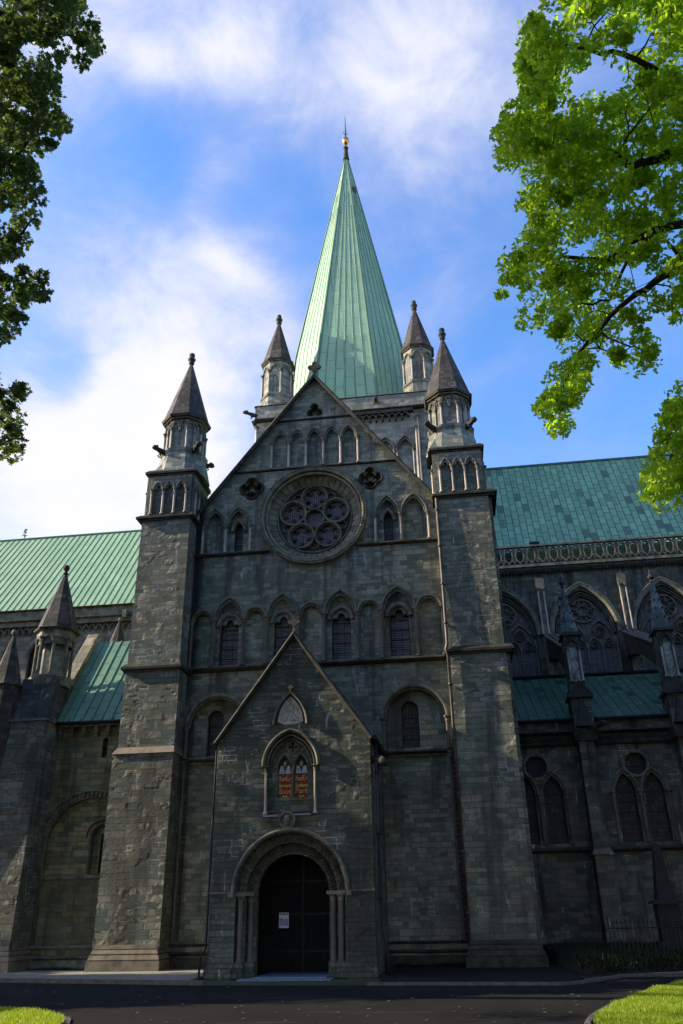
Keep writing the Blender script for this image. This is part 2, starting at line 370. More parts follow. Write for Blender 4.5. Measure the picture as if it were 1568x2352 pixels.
def keep(o, parent):                          # parent without moving it
    bpy.context.view_layer.update(); o.parent = parent; o.matrix_parent_inverse = parent.matrix_world.inverted(); return o

def arc_pts(cu, hw, zs, rise, n=8):           # arch curve from left spring over the top to the right spring
    if rise <= hw+1e-6 and abs(rise-hw) < 1e-3 or rise < hw:
        return [(cu-hw*math.cos(PI*i/(2*n)), zs+rise*math.sin(PI*i/(2*n))) for i in range(2*n+1)]
    r = (rise*rise+hw*hw)/(2*hw); th = math.asin(min(1, rise/r))
    if r-hw < 0: th = PI-th
    L = [(cu-hw+r-r*math.cos(th*i/n), zs+r*math.sin(th*i/n)) for i in range(n+1)]
    return L+[(2*cu-u, z) for u, z in L[-2::-1]]
def arch(cu, hw, z0, zs, rise, n=8):          # closed loop
    return [(cu-hw, z0)]+arc_pts(cu, hw, zs, rise, n)+[(cu+hw, z0)]
def trefoil_arch(cu, hw, z0, zs, k=1.0):      # window head with shoulders and a small lobe
    L = [(cu-hw, z0), (cu-hw, zs)]
    L += [(cu-hw*.72-hw*.28*math.cos(a)*.9, zs+hw*.30*math.sin(a)*k) for a in (R(60), R(110), R(150))]
    L += [(cu-hw*.42*math.cos(a), zs+hw*(.28+.55*math.sin(a))*k) for a in (R(0), R(35), R(65), R(90))]
    return L+[(2*cu-u, z) for u, z in L[-2::-1]]
def circle(cu, cz, r, n=32, ph=0): return [(cu-r*math.cos(ph+2*PI*i/n), cz+r*math.sin(ph+2*PI*i/n)) for i in range(n)]
def foil(cu, cz, r, lobes, n=7, ph=PI/2, k=.52):  # a foiled opening
    out = []; rc = r*k; rl = r-rc
    ha = PI/lobes; half = PI-math.acos(0) if False else None
    for i in range(lobes):
        a = ph-2*PI*i/lobes
        spread = PI*.5+ha*.62
        for j in range(n):
            b = a+spread-2*spread*j/(n-1)
            out.append((cu+rc*math.cos(a)+rl*math.cos(b), cz+rc*math.sin(a)+rl*math.sin(b)))
    return out
ROLL = [(-.035, 0), (-.035, .05), (0, .075), (.035, .05), (.035, 0)]
def prof(w, d, d0=0): m_ = d0+(d-d0)*.6; return [(-w/2, d0), (-w/2, m_), (-w*.22, d), (w*.22, d), (w/2, m_), (w/2, d0)]
def hood(mb, cu, hw, zs, rise, w=.12, d=.12, n=9, d0=0, mi=0): mb.sweep(arc_pts(cu, hw, zs, rise, n), prof(w, d, d0), mi=mi)
def string(mb, u0, u1, z, w=.16, d=.16, d0=0): mb.sweep([(u0, z), (u1, z)], [(-w/2, d0), (-w*.35, d0+(d-d0)*.55), (0, d), (w*.30, d0+(d-d0)*.85), (w/2, d0)])
def column(parent, fr, u, d, z0, z1, r=.055, mat=None, name='column'):
    mb = MB(*fr); h = min(.2, (z1-z0)*.18)
    mb.lathe([(r*1.7, z0), (r*1.7, z0+.035), (r*1.35, z0+.05), (r*1.35, z0+.07), (r*1.02, z0+.085), (r, z0+.10), (r*.97, z1-h)], u, d, 10)
    mb.lathe([(r*1.3, z1-h), (r*1.3, z1-h*.88), (r*1.08, z1-h*.8), (r*1.25, z1-h*.5), (r*1.8, z1-h*.28), (r*1.7, z1-h*.24), (r*2.05, z1-h*.2), (r*2.05, z1)], u, d, 10, mi=1)
    return mb.build(name, [mat or COLN, TRIM], parent, smooth=False)
FR = ((0, 0, 0), (1, 0, 0), (0, -1, 0))       # the facade frame
def fr_y(y): return ((0, y, 0), (1, 0, 0), (0, -1, 0))

# ================================================================== CATHEDRAL
cath = empty('cathedral', (0, 0, 0), 'grey-green stone cathedral transept with green copper spire, rose window and gabled porch', 'cathedral')
GS = 1.312                                     # slope of the gable
def gz(u): return 25.3-abs(u)*GS
# ---- transept front wall with all recesses
H = []
# gable arcade
cols_g = [-2.03, -1.22, -.41, .41, 1.22, 2.03]
for a, b in zip(cols_g, cols_g[1:]):
    H.append(dict(loop=arch((a+b)/2, .335, 20.47, 21.78, .58), depth=.16))
H.append(dict(loop=foil(0, 23.42, .43, 3, 9), depth=.5))
# square quatrefoil roundels either side of the rose
for c in ((-2.92, 19.45), (2.56, 19.52)):
    H.append(dict(loop=foil(c[0], c[1], .50, 4, 9, PI/2, .50), depth=.10,
                  holes=[dict(loop=circle(c[0]+.27*math.cos(k*PI/2), c[1]+.27*math.sin(k*PI/2), .13, 12), depth=.2) for k in range(4)]))
# rose
RC = (-.06, 17.88)
H.append(dict(loop=circle(RC[0], RC[1], 2.12, 64), depth=.14,
              holes=[dict(loop=circle(RC[0], RC[1], 1.98, 64), depth=.001, holes=[])]))
H[-1]['holes'] = [dict(loop=circle(RC[0], RC[1], 2.05, 64), depth=.44)]
# tall blind arches by the rose
lan = [(-5.1, -4.05, 0), (-4.05, -2.92, 1), (2.7, 3.82, 1), (3.82, 5.02, 0)]
for a, b, w in lan:
    c = (a+b)/2; hw = (b-a)/2-.10
    hh = [dict(loop=arch(c, .20, 16.42, 17.45, .38), depth=.22, glass=GLASS)] if w else []
    H.append(dict(loop=arch(c, hw, 16.36, 17.62, .82), depth=.18, holes=hh))
# the arcade of windows
ac = [-5.33, -4.38, -3.05, -2.07, -.70, .38, 1.80, 2.80, 4.25, 5.33]
for i, (a, b) in enumerate(zip(ac, ac[1:])):
    c = (a+b)/2; hw = (b-a)/2-.09
    if i % 2: H.append(dict(loop=arch(c, hw, 11.22, 13.22, .88), depth=.20, holes=[dict(loop=trefoil_arch(c, .40, 11.24, 12.95), depth=.22, glass=GLASS_P)]))
    else: H.append(dict(loop=arch(c, hw, 11.22, 13.22, hw), depth=.16))
# big round blind arches with windows
for c in (-4.0, 0.0, 3.95):
    rr = 1.22 if c else 1.5; zs = 8.72
    hh = [dict(loop=arch(c-.16*(c < 0)-.2*(c > 0), .34, 7.65, 9.12, .34), depth=.25, glass=GLASS)]
    H.append(dict(loop=arch(c, rr, 7.55, zs, rr), depth=.34, holes=hh if c else []))
# long shallow panels of the lower wall
H.append(dict(loop=[(-5.12, 1.1), (-5.12, 7.28), (-2.85, 7.28), (-2.85, 1.1)], depth=.12))
H.append(dict(loop=[(2.85, 1.1), (2.85, 7.28), (5.05, 7.28), (5.05, 1.1)], depth=.12))
mb = MB()
out = [(-5.6, -.3), (-5.6, gz(5.6)), (0, 25.3), (5.6, gz(5.6)), (5.6, -.3)]
mb.panel(out, 0, H)
# back and thickness
mb.prism([(-5.6, -.3), (-5.6, gz(5.6)), (0, 25.3), (5.6, gz(5.6)), (5.6, -.3)][::-1], -.62, -1.0)
n = len(out); mb.add([(u, 0, z) for u, z in out]+[(u, -.62, z) for u, z in out], [(i, i+1, n+i+1, n+i) for i in range(n-1)])
for hx in ((-1.55, 20.62), (1.62, 20.62), (.9, 21.75), (-.75, 21.85), (-4.75, 14.0), (-3.1, 14.25), (-2.4, 18.6)):
    mb.box(hx[0]-.05, hx[0]+.05, .002, .004, hx[1]-.05, hx[1]+.05)
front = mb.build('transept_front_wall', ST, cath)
# trim
mb = MB()
string(mb, -3.72, 3.72, 20.33, .12, .10)
string(mb, -1.72, 1.72, 22.95, .10, .09)
string(mb, -5.5, -2.0, 16.24, .16, .15); string(mb, 1.85, 5.5, 16.24, .16, .15)
string(mb, -5.45, 5.45, 11.06, .24, .22)
for a, b in ((-5.4, -5.2), (-2.75, -2.65), (2.62, 2.8), (5.15, 5.4)): string(mb, a, b, 8.72, .12, .16)
string(mb, -5.35, -2.65, 7.42, .14, .14); string(mb, 2.62, 5.35, 7.42, .14, .14)
string(mb, -5.4, 5.4, .98, .10, .16); string(mb, -5.4, 5.4, .70, .12, .22); mb.box(-5.4, 5.4, 0, .26, 0, .58, tu=0, td=0)
mb.build('string_course', TRIM_D, front)
mb = MB()
mb.sweep([(-5.55, gz(5.55)+.02), (0, 25.34), (5.55, gz(5.55)+.02)], [(-.02, -.7), (-.02, .18), (-.10, .20), (-.11, .25), (.0, .30), (.07, .24), (.09, -.7)])
mb.build('gable_coping', TRIM_D, front)
# arcade mouldings
mb = MB()
for a, b in zip(cols_g, cols_g[1:]):
    hood(mb, (a+b)/2, .375, 21.78, .66, .06, .07); hood(mb, (a+b)/2, .30, 21.78, .52, .05, .04)
ga = mb.build('gable_arcade', TRIM, front)
for c in cols_g: column(ga, FR, c, .02, 20.40, 21.80, .055)
mb = MB()
for a, b, w in lan:
    c = (a+b)/2; hw = (b-a)/2
    hood(mb, c, hw-.04, 17.62, .93, .08, .09); hood(mb, c, hw-.13, 17.62, .76, .05, .05)
    if w: hood(mb, c, .30, 17.4, .52, .16, -.06, d0=-.18)
la = mb.build('lancet_arcade', TRIM, front)
for c in (-5.1, -4.05, -2.92, 2.7, 3.82, 5.02): column(la, FR, c, .02, 16.34, 17.64, .055)
mb = MB()
for i, (a, b) in enumerate(zip(ac, ac[1:])):
    c = (a+b)/2; hw = (b-a)/2
    if i % 2:
        hood(mb, c, hw-.03, 13.22, 1.0, .10, .10); hood(mb, c, hw-.14, 13.22, .80, .05, .05)
        mb.sweep(arc_pts(c, .50, 12.98, .52, 6), prof(.20, -.05, -.2))
    else: hood(mb, c, hw-.03, 13.22, hw-.03, .10, .09); hood(mb, c, hw-.13, 13.22, hw-.13, .05, .05)
wa = mb.build('window_arcade', TRIM, front)
for c in ac: column(wa, FR, c, .02, 11.18, 13.24, .075, COLD)
mb = MB()
for c in (-4.0, 0.0, 3.95):
    rr = 1.22 if c else 1.5
    hood(mb, c, rr+.07, 8.72, rr+.07, .16, .08); hood(mb, c, rr-.05, 8.72, rr-.05, .08, -.02, d0=-.12)
ra = mb.build('round_arcade', TRIM, front)
for c in (-5.24, -2.8, 2.73, 5.2): column(ra, FR, c, .03, 7.5, 8.74, .07, COLD)
for c in (-5.25, 5.22): column(ra, FR, c, .03, 1.05, 7.4, .07, COLD, 'nook_shaft')
mb = MB()                                        # worn toothed edges beside the nook shafts
for sx in (-5.08, 5.34):
    for k in range(34): mb.box(sx-.05, sx+.05, 0, .07, 1.15+k*.185, 1.15+k*.185+.12)
mb.build('toothed_moulding', TRIM_D, front)
for s_, c in ((-1, (-2.92, 19.45)), (1, (2.56, 19.52))):
    mb = MB(); mb.sweep(foil(c[0], c[1], .54, 4, 9, PI/2, .50), prof(.09, .10), closed=True)
    for k in range(4): mb.sweep(circle(c[0]+.27*math.cos(k*PI/2), c[1]+.27*math.sin(k*PI/2), .155, 14), prof(.045, -.04, -.1), closed=True)
    mb.build('quatrefoil', TRIM_D, front)
# rose window
rose = MB()
rose.sweep(circle(*RC, 2.30, 72), [(-.10, 0), (-.10, .16), (-.03, .20), (.04, .15), (.10, .18), (.12, 0)], closed=True)
for k in range(110):                            # beaded rim
    a = 2*PI*k/110; u, z = RC[0]+2.37*math.cos(a), RC[1]+2.37*math.sin(a)
    rose.lathe([(.001, z-.035), (.03, z-.02), (.038, z), (.03, z+.02), (.001, z+.035)], u, .19, 5)
rose.sweep(circle(*RC, 2.10, 72), [(-.05, -.05), (-.03, .06), (.05, .08), (.08, 0)], closed=True)
for i in range(42):                              # sloping splay of voussoirs
    a0, a1 = 2*PI*(i+.05)/42, 2*PI*(i+.95)/42
    rose.add([(RC[0]+r*math.cos(a), d, RC[1]+r*math.sin(a)) for a, r, d in ((a0, 2.05, -.13), (a1, 2.05, -.13), (a1, 1.68, -.40), (a0, 1.68, -.40), (a0, 2.05, -.2), (a1, 2.05, -.2), (a1, 1.68, -.47), (a0, 1.68, -.47))], [(0, 1, 2, 3), (0, 4, 5, 1), (1, 5, 6, 2), (3, 2, 6, 7), (0, 3, 7, 4)])
rose.sweep(circle(*RC, 1.67, 64), prof(.07, -.30, -.56), closed=True)
TRIM_R = plain('rose_stone', (.19, .17, .11), .8, 0, 3, .5, .4, bscale=22, island=.5)
ro = rose.build('rose_window', TRIM_R, front)
tr = MB()
loops = [dict(loop=foil(RC[0]+1.03*math.cos(PI/2+2*PI*k/5), RC[1]+1.03*math.sin(PI/2+2*PI*k/5), .50, 5, 7, PI/2+2*PI*k/5, .50), depth=.16, glass=1) for k in range(5)]
loops.append(dict(loop=circle(*RC, .40, 24), depth=.16, glass=1))
loops += [dict(loop=circle(RC[0]+1.30*math.cos(PI/2+2*PI*(k+.5)/5), RC[1]+1.30*math.sin(PI/2+2*PI*(k+.5)/5), .17, 12), depth=.16, glass=1) for k in range(5)]
nW = len(WINDOWS); tr.panel(circle(*RC, 1.655, 64), -.42, loops, mi=1); del WINDOWS[nW:]
for k in range(5):
    c = (RC[0]+1.03*math.cos(PI/2+2*PI*k/5), RC[1]+1.03*math.sin(PI/2+2*PI*k/5))
    tr.sweep(circle(*c, .585, 30), prof(.10, -.26, -.43), closed=True)
    tr.sweep(circle(*c, .51, 30), prof(.04, -.35, -.43), closed=True)
    e = (RC[0]+1.30*math.cos(PI/2+2*PI*(k+.5)/5), RC[1]+1.30*math.sin(PI/2+2*PI*(k+.5)/5)); tr.sweep(circle(*e, .19, 12), prof(.05, -.36, -.43), closed=True)
tr.sweep(circle(*RC, .45, 24), prof(.10, -.28, -.43), closed=True)
tr.build('tracery', [TRIM_R, TRIM_D], ro)
gl = MB(); gl.panel(circle(*RC, 1.65, 40), -.50); gl.build('pane', GLASS_R, ro)

def cross(mb, u, d, z, s=1.0):
    mb.box(u-.07*s, u+.07*s, d-.06*s, d+.06*s, z, z+.35*s)
    mb.prism(foil(u, z+.62*s, .34*s, 4, 7, 0, .62), d-.06*s, d+.06*s)
    for a in range(4): 
        q = PI/2*a; mb.lathe([(.02*s, z+.62*s+.30*s*math.sin(q)-.07*s), (.08*s, z+.62*s+.30*s*math.sin(q)), (.02*s, z+.62*s+.30*s*math.sin(q)+.07*s)], u+.30*s*math.cos(q), d, 6)
mb = MB(); cross(mb, 0, 0, 25.35, .95); mb.build('gable_cross', TRIM_D, front)

# ---- side walls and transept roof behind the gable
mb = MB()
mb.box(-7.3, -6.9, -12.6, -1, -.3, 18.0); mb.box(6.9, 7.3, -12.6, -1, -.3, 18.0)
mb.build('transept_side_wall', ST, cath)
def slope(mb, p0, p1, p2, p3, uvs=None):          # eave left, eave right, ridge right, ridge left, uv in metres
    p = [Vector(q) for q in (p0, p1, p2, p3)]; e = (p[1]-p[0]).normalized()
    nrm = (p[1]-p[0]).cross(p[3]-p[0]).normalized(); vv = nrm.cross(e)
    mb.raw(p, [(0, 1, 2, 3)], uvs or [((q-p[0]).dot(e), (q-p[0]).dot(vv)) for q in p])
mb = MB()
slope(mb, (-7.2, 13, 16.2), (-7.2, .7, 16.2), (0, .7, 24.4), (0, 13, 24.4)); slope(mb, (7.2, .7, 16.2), (7.2, 13, 16.2), (0, 13, 24.4), (0, .7, 24.4))
mb.build('transept_roof', CU_R, cath)

# ---- gargoyle, finial helpers
def gargoyle(parent, p, dirv, L=.55, mat=None):
    p = Vector(p); dv = Vector(dirv).normalized(); mb = MB()
    pts = [p-dv*.12, p+dv*L*.35+Z*.05, p+dv*L*.7+Z*.09, p+dv*L*.82+Z*.13, p+dv*L*1.0+Z*.12, p+dv*L*1.18+Z*.05]
    mb.tube(pts, [.13, .14, .10, .15, .13, .06], 8)
    sdv = dv.cross(Z)
    for k in (-1, 1):
        q = p+dv*L*.82+Z*.20+sdv*.07*k; mb.tube([q, q+Z*.09-dv*.03], [.035, .008], 5)
        q = p+dv*L*.3-Z*.05+sdv*.09*k; mb.tube([q, q+dv*.12-Z*.14, q+dv*.02-Z*.22], [.05, .035, .03], 5)
    return mb.build('gargoyle', mat or TRIM_D, parent, True)
def oct_frames(cx, cyy, inr):
    for k in range(8):
        a = -PI/2+k*PI/4; N = (math.cos(a), math.sin(a), 0); U = (-N[1], N[0], 0)
        yield k, (cx+N[0]*inr, cyy+N[1]*inr, 0), U, N
def octa(mb, cx, cyy, prof_):                      # (corner radius, z)
    mb.frame((cx, cyy, 0), (1, 0, 0), (0, -1, 0)); mb.lathe(prof_, 0, 0, 8, ph=PI/8)

def pier_turret(sx):
    cx, cyy = 6.32*sx, .1
    mb = MB()
    # broach from square to octagon
    octa(mb, cx, cyy, [(1.30, 20.1), (1.05, 21.25), (1.12, 21.35), (1.14, 21.46), (.93, 21.56), (.93, 23.15), (1.02, 23.2), (1.10, 23.32)])
    mb.frame((cx, cyy, 0), (1, 0, 0), (0, -1, 0))
    for qx in (-1, 1):
        for qy in (-1, 1):
            mb.add([(qx*1.12, qy*1.06, 20.1), (qx*.5, qy*1.06, 20.1), (qx*1.12, qy*.45, 20.1), (qx*.62, qy*.62, 21.15)], [(0, 1, 3), (0, 2, 3), (1, 2, 3), (0, 1, 2)])
    t = mb.build('turret', ST_TOWER, cath)
    mb = MB(); inr = .93*math.cos(PI/8); w = .93*math.sin(PI/8)
    for k, O, U, N in oct_frames(cx, cyy, inr):
        mb.frame(O, U, N)
        for c in (-w/2, w/2):
            hood(mb, c, w*.42, 22.62, .34, .045, .07); hood(mb, c, w*.62, 22.62, .46, .035, .05)
        hood(mb, 0, w*.42, 22.62, .34, .04, .05)
        mb.box(-.05, .05, 0, .09, 22.42, 22.64)
        mb.box(-.07, .07, .003, .006, 21.7, 22.25)
        mb.box(-w*1.12, w*1.12, -.02, .12, 23.12, 23.20)
    mb.build('turret_arcade', TRIM, t)
    for k in range(8):
        a = PI/8+k*PI/4
        column(t, ((cx, cyy, 0), (1, 0, 0), (0, -1, 0)), .97*math.cos(a), .97*math.sin(a), 21.5, 22.66, .05)
    for k, O, U, N in oct_frames(cx, cyy, inr):
        if k in (0, 7, 1, 6, 2):
            for q in (-.15,):
                column(t, (O, U, N), 0 if k != 0 else 99, .04, 21.5, 22.46, .035) if k != 0 else None
    mb = MB(); octa(mb, cx, cyy, [(1.15, 23.20), (1.20, 23.32), (1.10, 23.42), (.09, 26.85), (.07, 26.95)])
    sc = mb.build('turret_spire', CAPM, t)
    mb = MB(); mb.frame((cx, cyy, 0)); mb.lathe([(.08, 26.9), (.15, 26.98), (.10, 27.05), (.17, 27.14), (.20, 27.24), (.13, 27.33), (.11, 27.37), (.15, 27.45), (.14, 27.55), (.04, 27.64)], 0, 0, 12)
    mb.build('finial', TRIM_D, sc, True)
    for ax, ay in ((-1, -1), (1, -1), (1, 1), (-1, 1)):
        gargoyle(t, (cx+ax*.72, cyy+ay*.72, 21.38), (ax, ay, .12), .5)
    return t
def pier(sx):
    x0, x1 = (5.42, 7.68)
    def X(a): return a*sx
    mb = MB()
    def bx(a, b, d0, d1, z0, z1, **k): mb.box(min(X(a), X(b)), max(X(a), X(b)), d0, d1, z0, z1, **k)
    m = ST_PIER
    bx(5.42, 7.62, -1.2, 1.0, 11.0, 17.82)
    bx(5.5, 7.46, -1.15, .9, 17.82, 20.05)                                       # core of the panelled stage
    if sx > 0: bx(7.62, 7.75, -1.2, .80, 11.0, 17.8)
    up_ = mb.build('pier', ST_PIER, cath)
    mb = MB()
    if sx < 0:
        bx(5.38, 7.66, -1.2, 1.0, 7.85, 11.0)
        bx(5.34, 7.78, -1.2, 1.14, .9, 7.62)
    else:
        bx(5.45, 7.66, -1.2, 1.0, .9, 11.0); bx(7.66, 7.80, -1.2, .82, .9, 11.0)
    mb.build('lower_shaft', ST_ROUGH if sx < 0 else ST_PIER, up_)
    mb = MB()
    if sx < 0:
        mb.add([(-7.82, -1.2, 7.6), (-5.30, -1.2, 7.6), (-5.30, 1.19, 7.6), (-7.82, 1.19, 7.6), (-7.66, -1.2, 7.87), (-5.38, -1.2, 7.87), (-5.38, 1.0, 7.87), (-7.66, 1.0, 7.87)],
               [(0, 3, 2, 1), (4, 5, 6, 7), (0, 1, 5, 4), (1, 2, 6, 5), (2, 3, 7, 6), (3, 0, 4, 7)])
        mb.build('weathering', TAN, up_)
    mb = MB()
    A = x1+.04+(.12 if sx > 0 else 0)
    for (z, a, hgt) in ((11.05, .13, .16), (17.86, .16, .14), (20.12, .15, .16)):
        ex = A if z < 19 else 7.5
        e = min(X(5.42), X(ex)), max(X(5.42), X(ex))
        mb.add([(e[0]-a, -1.3, z-hgt/2), (e[1]+a, -1.3, z-hgt/2), (e[1]+a, .98+a, z-hgt/2), (e[0]-a, .98+a, z-hgt/2),
                (e[0]-a, -1.3, z+.02), (e[1]+a, -1.3, z+.02), (e[1]+a, .98+a, z+.02), (e[0]-a, .98+a, z+.02),
                (e[0]-.01, -1.3, z+hgt), (e[1]+.01, -1.3, z+hgt), (e[1]+.01, 1.0, z+hgt), (e[0]-.01, 1.0, z+hgt)],
               [(0, 3, 2, 1), (0, 1, 5, 4), (1, 2, 6, 5), (2, 3, 7, 6), (3, 0, 4, 7), (4, 5, 9, 8), (5, 6, 10, 9), (6, 7, 11, 10), (7, 4, 8, 11), (8, 9, 10, 11)])
        e = (e[0]+.02, e[1]-.02)
        mb.box(e[0]-a*.5, e[1]+a*.5, -1.3, .98+a*.5, z-hgt/2-.10, z-hgt/2-.001)
    mb.build('cornice', TRIM_D, up_)
    # plinth
    mb = MB(); o_ = 7.72 if sx < 0 else 7.72
    for (z0, z1, a, tt) in ((.93, 1.06, .02, .02), (.78, .90, .08, .05), (.60, .74, .15, .05), (-.3, .56, .20, .02)):
        e = min(X(5.42), X(o_)), max(X(5.42), X(o_))
        mb.box(e[0]-a, e[1]+a, -1.2, 1.14+a, z0, z1, tu=tt, td=tt)
        mb.box(e[0]-a+.06, e[1]+a-.06, -1.2, 1.08+a, z0-.06, z0)
    mb.build('plinth', TAN if sx < 0 else TRIM_D, up_)
    # panelled stage: front and inner/outer faces
    mb = MB(); cx = 6.47*sx
    for fr, w in ((((cx, -.90, 0), (1, 0, 0), (0, -1, 0)), .98), (((cx-.98, .12, 0), (0, -1, 0), (-1, 0, 0)), 1.02), (((cx+.98, .12, 0), (0, 1, 0), (1, 0, 0)), 1.02)):
        mb.frame(*fr)
        s3 = (w*2-.36)/3
        hs_ = [dict(loop=trefoil_arch(-w+.18+s3*(i+.5), s3*.36, 18.02, 19.22, 1.5), depth=.05) for i in range(3)]
        # front skin standing in front of the core, open at the bays
        L = [(-w-.04, 17.92), (-w-.04, 20.04), (w+.04, 20.04), (w+.04, 17.92)]
        mb.panel(L, .12, [dict(loop=h['loop'], depth=.11) for h in hs_])
        mb.add([(-w-.04, .12, 17.92), (-w-.04, .12, 20.04), (-w-.04, 0, 20.04), (-w-.04, 0, 17.92)], [(0, 1, 2, 3)])
        mb.add([(w+.04, .12, 17.92), (w+.04, .12, 20.04), (w+.04, 0, 20.04), (w+.04, 0, 17.92)], [(0, 1, 2, 3)])
        for i in range(3): hood(mb, -w+.18+s3*(i+.5), s3*.42, 19.22, .42, .06, .17, d0=.12)
        mb.box(-.05, .05, .004, .014, 18.3, 18.8)
        for i in range(4): column(up_, fr, -w+.18+s3*i, .16, 17.98, 19.26, .05)
    mb.build('panel_arcade', ST_PIER, up_)
    return up_
pL = pier(-1); pR = pier(1); pier_turret(-1); pier_turret(1)
# white salt stains are in the pier stone; rain pipes
def pipe(pts, r=.055, mat=LEAD, parent=cath, brackets=True):
    mb = MB(); mb.tube(pts, r, 8)
    P = [Vector(p) for p in pts]
    if brackets:
        for a, b in zip(P, P[1:]):
            n_ = int((b-a).length/1.6)
            for i in range(n_):
                q = a.lerp(b, (i+.5)/n_); t = (b-a).normalized()*.04; mb.tube([q-t, q+t], r*1.45, 8)
    return mb.build('rain_pipe', mat, parent, True)
pipe([(5.5, -.3, 18.25), (5.42, -1.02, 18.0), (5.42, -1.10, 11.3), (5.36, -1.22, 11.05), (5.42, -1.1, 10.8), (5.42, -1.1, 8.6), (5.40, -1.1, .9)], .06)

# ---- porch
PY = 4.5; PW = 2.61; PE = 7.3; PA = 10.92
mb = MB()
door_l = arch(-.05, 1.74, .22, 2.55, 1.74, 14); d2 = arch(-.05, 1.46, .22, 2.55, 1.46, 14); d3 = arch(-.05, 1.17, .22, 2.55, 1.13, 14)
niche = arch(-.07, .86, 4.95, 6.38, 1.10, 10)
nh = [dict(loop=arch(-.31, .225, 5.4, 6.3, .42, 6), depth=.14), dict(loop=arch(.25, .225, 5.4, 6.3, .42, 6), depth=.14), dict(loop=foil(-.03, 7.0, .17, 4, 6, 0, .5), depth=.12)]
Hs = [dict(loop=door_l, depth=.26, holes=[dict(loop=d2, depth=.26, holes=[dict(loop=d3, depth=.28, open=1)])]),
      dict(loop=niche, depth=.20, holes=nh),
      dict(loop=arch(-.10, .50, 7.74, 7.78, 1.00, 8), depth=.07)]
outp = [(-PW, .2), (-PW, PE), (0, PA), (PW, PE), (PW, .2)]
mb.panel(outp, PY, Hs)
mb.add([(-PW, PY, .2), (-PW, PY, PE), (-PW, 0, PE), (-PW, 0, .2)], [(0, 1, 2, 3)]); mb.add([(PW, PY, .2), (PW, PY, PE), (PW, 0, PE), (PW, 0, .2)], [(0, 1, 2, 3)])
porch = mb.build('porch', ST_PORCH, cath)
mb = MB()
sl_ = (PA-PE)/PW
mb.box(-2.0, 1.9, 1.4, PY-2.42, .2, 4.3); mb.box(-2.1, -1.75, PY-2.42, PY-.81, .2, 4.3); mb.box(1.65, 2.0, PY-2.42, PY-.81, .2, 4.3); mb.box(-2.1, 2.0, PY-2.42, PY-.81, 4.0, 4.3)
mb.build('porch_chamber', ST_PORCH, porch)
mb = MB()
mb.sweep([(-PW-.09, PE-.09*sl_), (0, PA+.03), (PW+.09, PE-.09*sl_)], [(-.04, 0), (-.04, PY+.05), (-.09, PY+.06), (-.08, PY+.13), (.0, PY+.17), (.06, PY+.10), (.06, 0)])
mb.build('porch_coping', TRIM_D, porch)
mb = MB()
mb.box(-PW-.04, -1.80, PY-.3, PY+.07, .0, .62, tu=.02, td=.03); mb.box(1.72, PW+.03, PY-.3, PY+.07, .0, .62, tu=.02, td=.03)
mb.box(-PW-.07, -1.84, PY-.3, PY+.12, -.2, .45); mb.box(1.76, PW+.05, PY-.3, PY+.12, -.2, .45)
for s_ in (-1, 1):
    c = -.05+s_*1.6; mb.box(c-.15, c+.15, PY-.30, PY-.02, .2, .62); c = -.05+s_*1.32; mb.box(c-.15, c+.15, PY-.56, PY-.28, .2, .62)
mb.build('porch_plinth', ST_PORCH, porch)
mb = MB()
string(mb, -PW-.02, -1.93, 2.55, .09, PY+.08, PY); string(mb, 1.83, PW+.02, 2.55, .09, PY+.08, PY)
mb.sweep(arc_pts(-.05, 1.83, 2.55, 1.83, 18), [(-.05, PY), (-.05, PY+.07), (0, PY+.12), (.05, PY+.10), (.07, PY)])
for s_ in (-1, 1):
    c = -.05+s_*1.88; mb.box(c-.08, c+.08, PY, PY+.12, 2.43, 2.56)
    c = -.05+s_*1.46; mb.box(c-.31, c+.31, PY-.58, PY-.04, 2.47, 2.57)
def zigzag(r0, r1, n, d0, d1, w):
    path = []
    for i in range(2*n+1):
        a = PI-PI*i/(2*n); r = r0 if i % 2 else r1
        path.append((-.05+r*math.cos(a), 2.56+r*math.sin(a)))
    mb.sweep(path, [(-w/2, d0), (0, d1), (w/2, d0)])
zigzag(1.50, 1.60, 26, PY-.26, PY-.18, .06); zigzag(1.57, 1.67, 26, PY-.26, PY-.18, .06); zigzag(1.64, 1.74, 26, PY-.26, PY-.18, .06)
for q in (0, 1):
    path = []
    for i in range(2*20+1):
        a = PI-PI*i/40; r = 1.20 if (i+q) % 2 else 1.43; path.append((-.05+r*math.cos(a), 2.56+r*math.sin(a)))
    mb.sweep(path, [(-.03, PY-.52), (0, PY-.45), (.03, PY-.52)])
da = mb.build('door_arch', TRIM, porch)
FP = fr_y(0)
for s_ in (-1, 1):
    column(da, FP, -.05+s_*1.60, PY-.14, .6, 2.5, .085, COLD); column(da, FP, -.05+s_*1.32, PY-.40, .6, 2.5, .085, COLD)
mb = MB()
for k in range(15):
    u = -1.80+.234*k; mb.box(u+.006, u+.228, PY-2.40, PY-2.33, .24, 3.9)
dr = mb.build('door', WOOD, porch)
mb = MB(); mb.box(-.072, -.028, PY-2.33, PY-2.31, .24, 3.6)
for z in (.8, 1.9, 2.9): 
    mb.box(-1.1, -.12, PY-2.329, PY-2.32, z, z+.06); mb.box(.02, 1.0, PY-2.329, PY-2.32, z, z+.06)
mb.lathe([(.001, 1.30), (.03, 1.31), (.045, 1.34), (.03, 1.37), (.001, 1.38)], .07, PY-2.28, 8)
mb.build('door_ironwork', IRON, dr)
mb = MB(); mb.box(-1.16, 1.08, PY-2.4, PY+.1, .14, .235); mb.box(-1.5, 1.3, PY-.1, PY+.62, .10, .215)
mb.build('threshold', BLUES, porch)
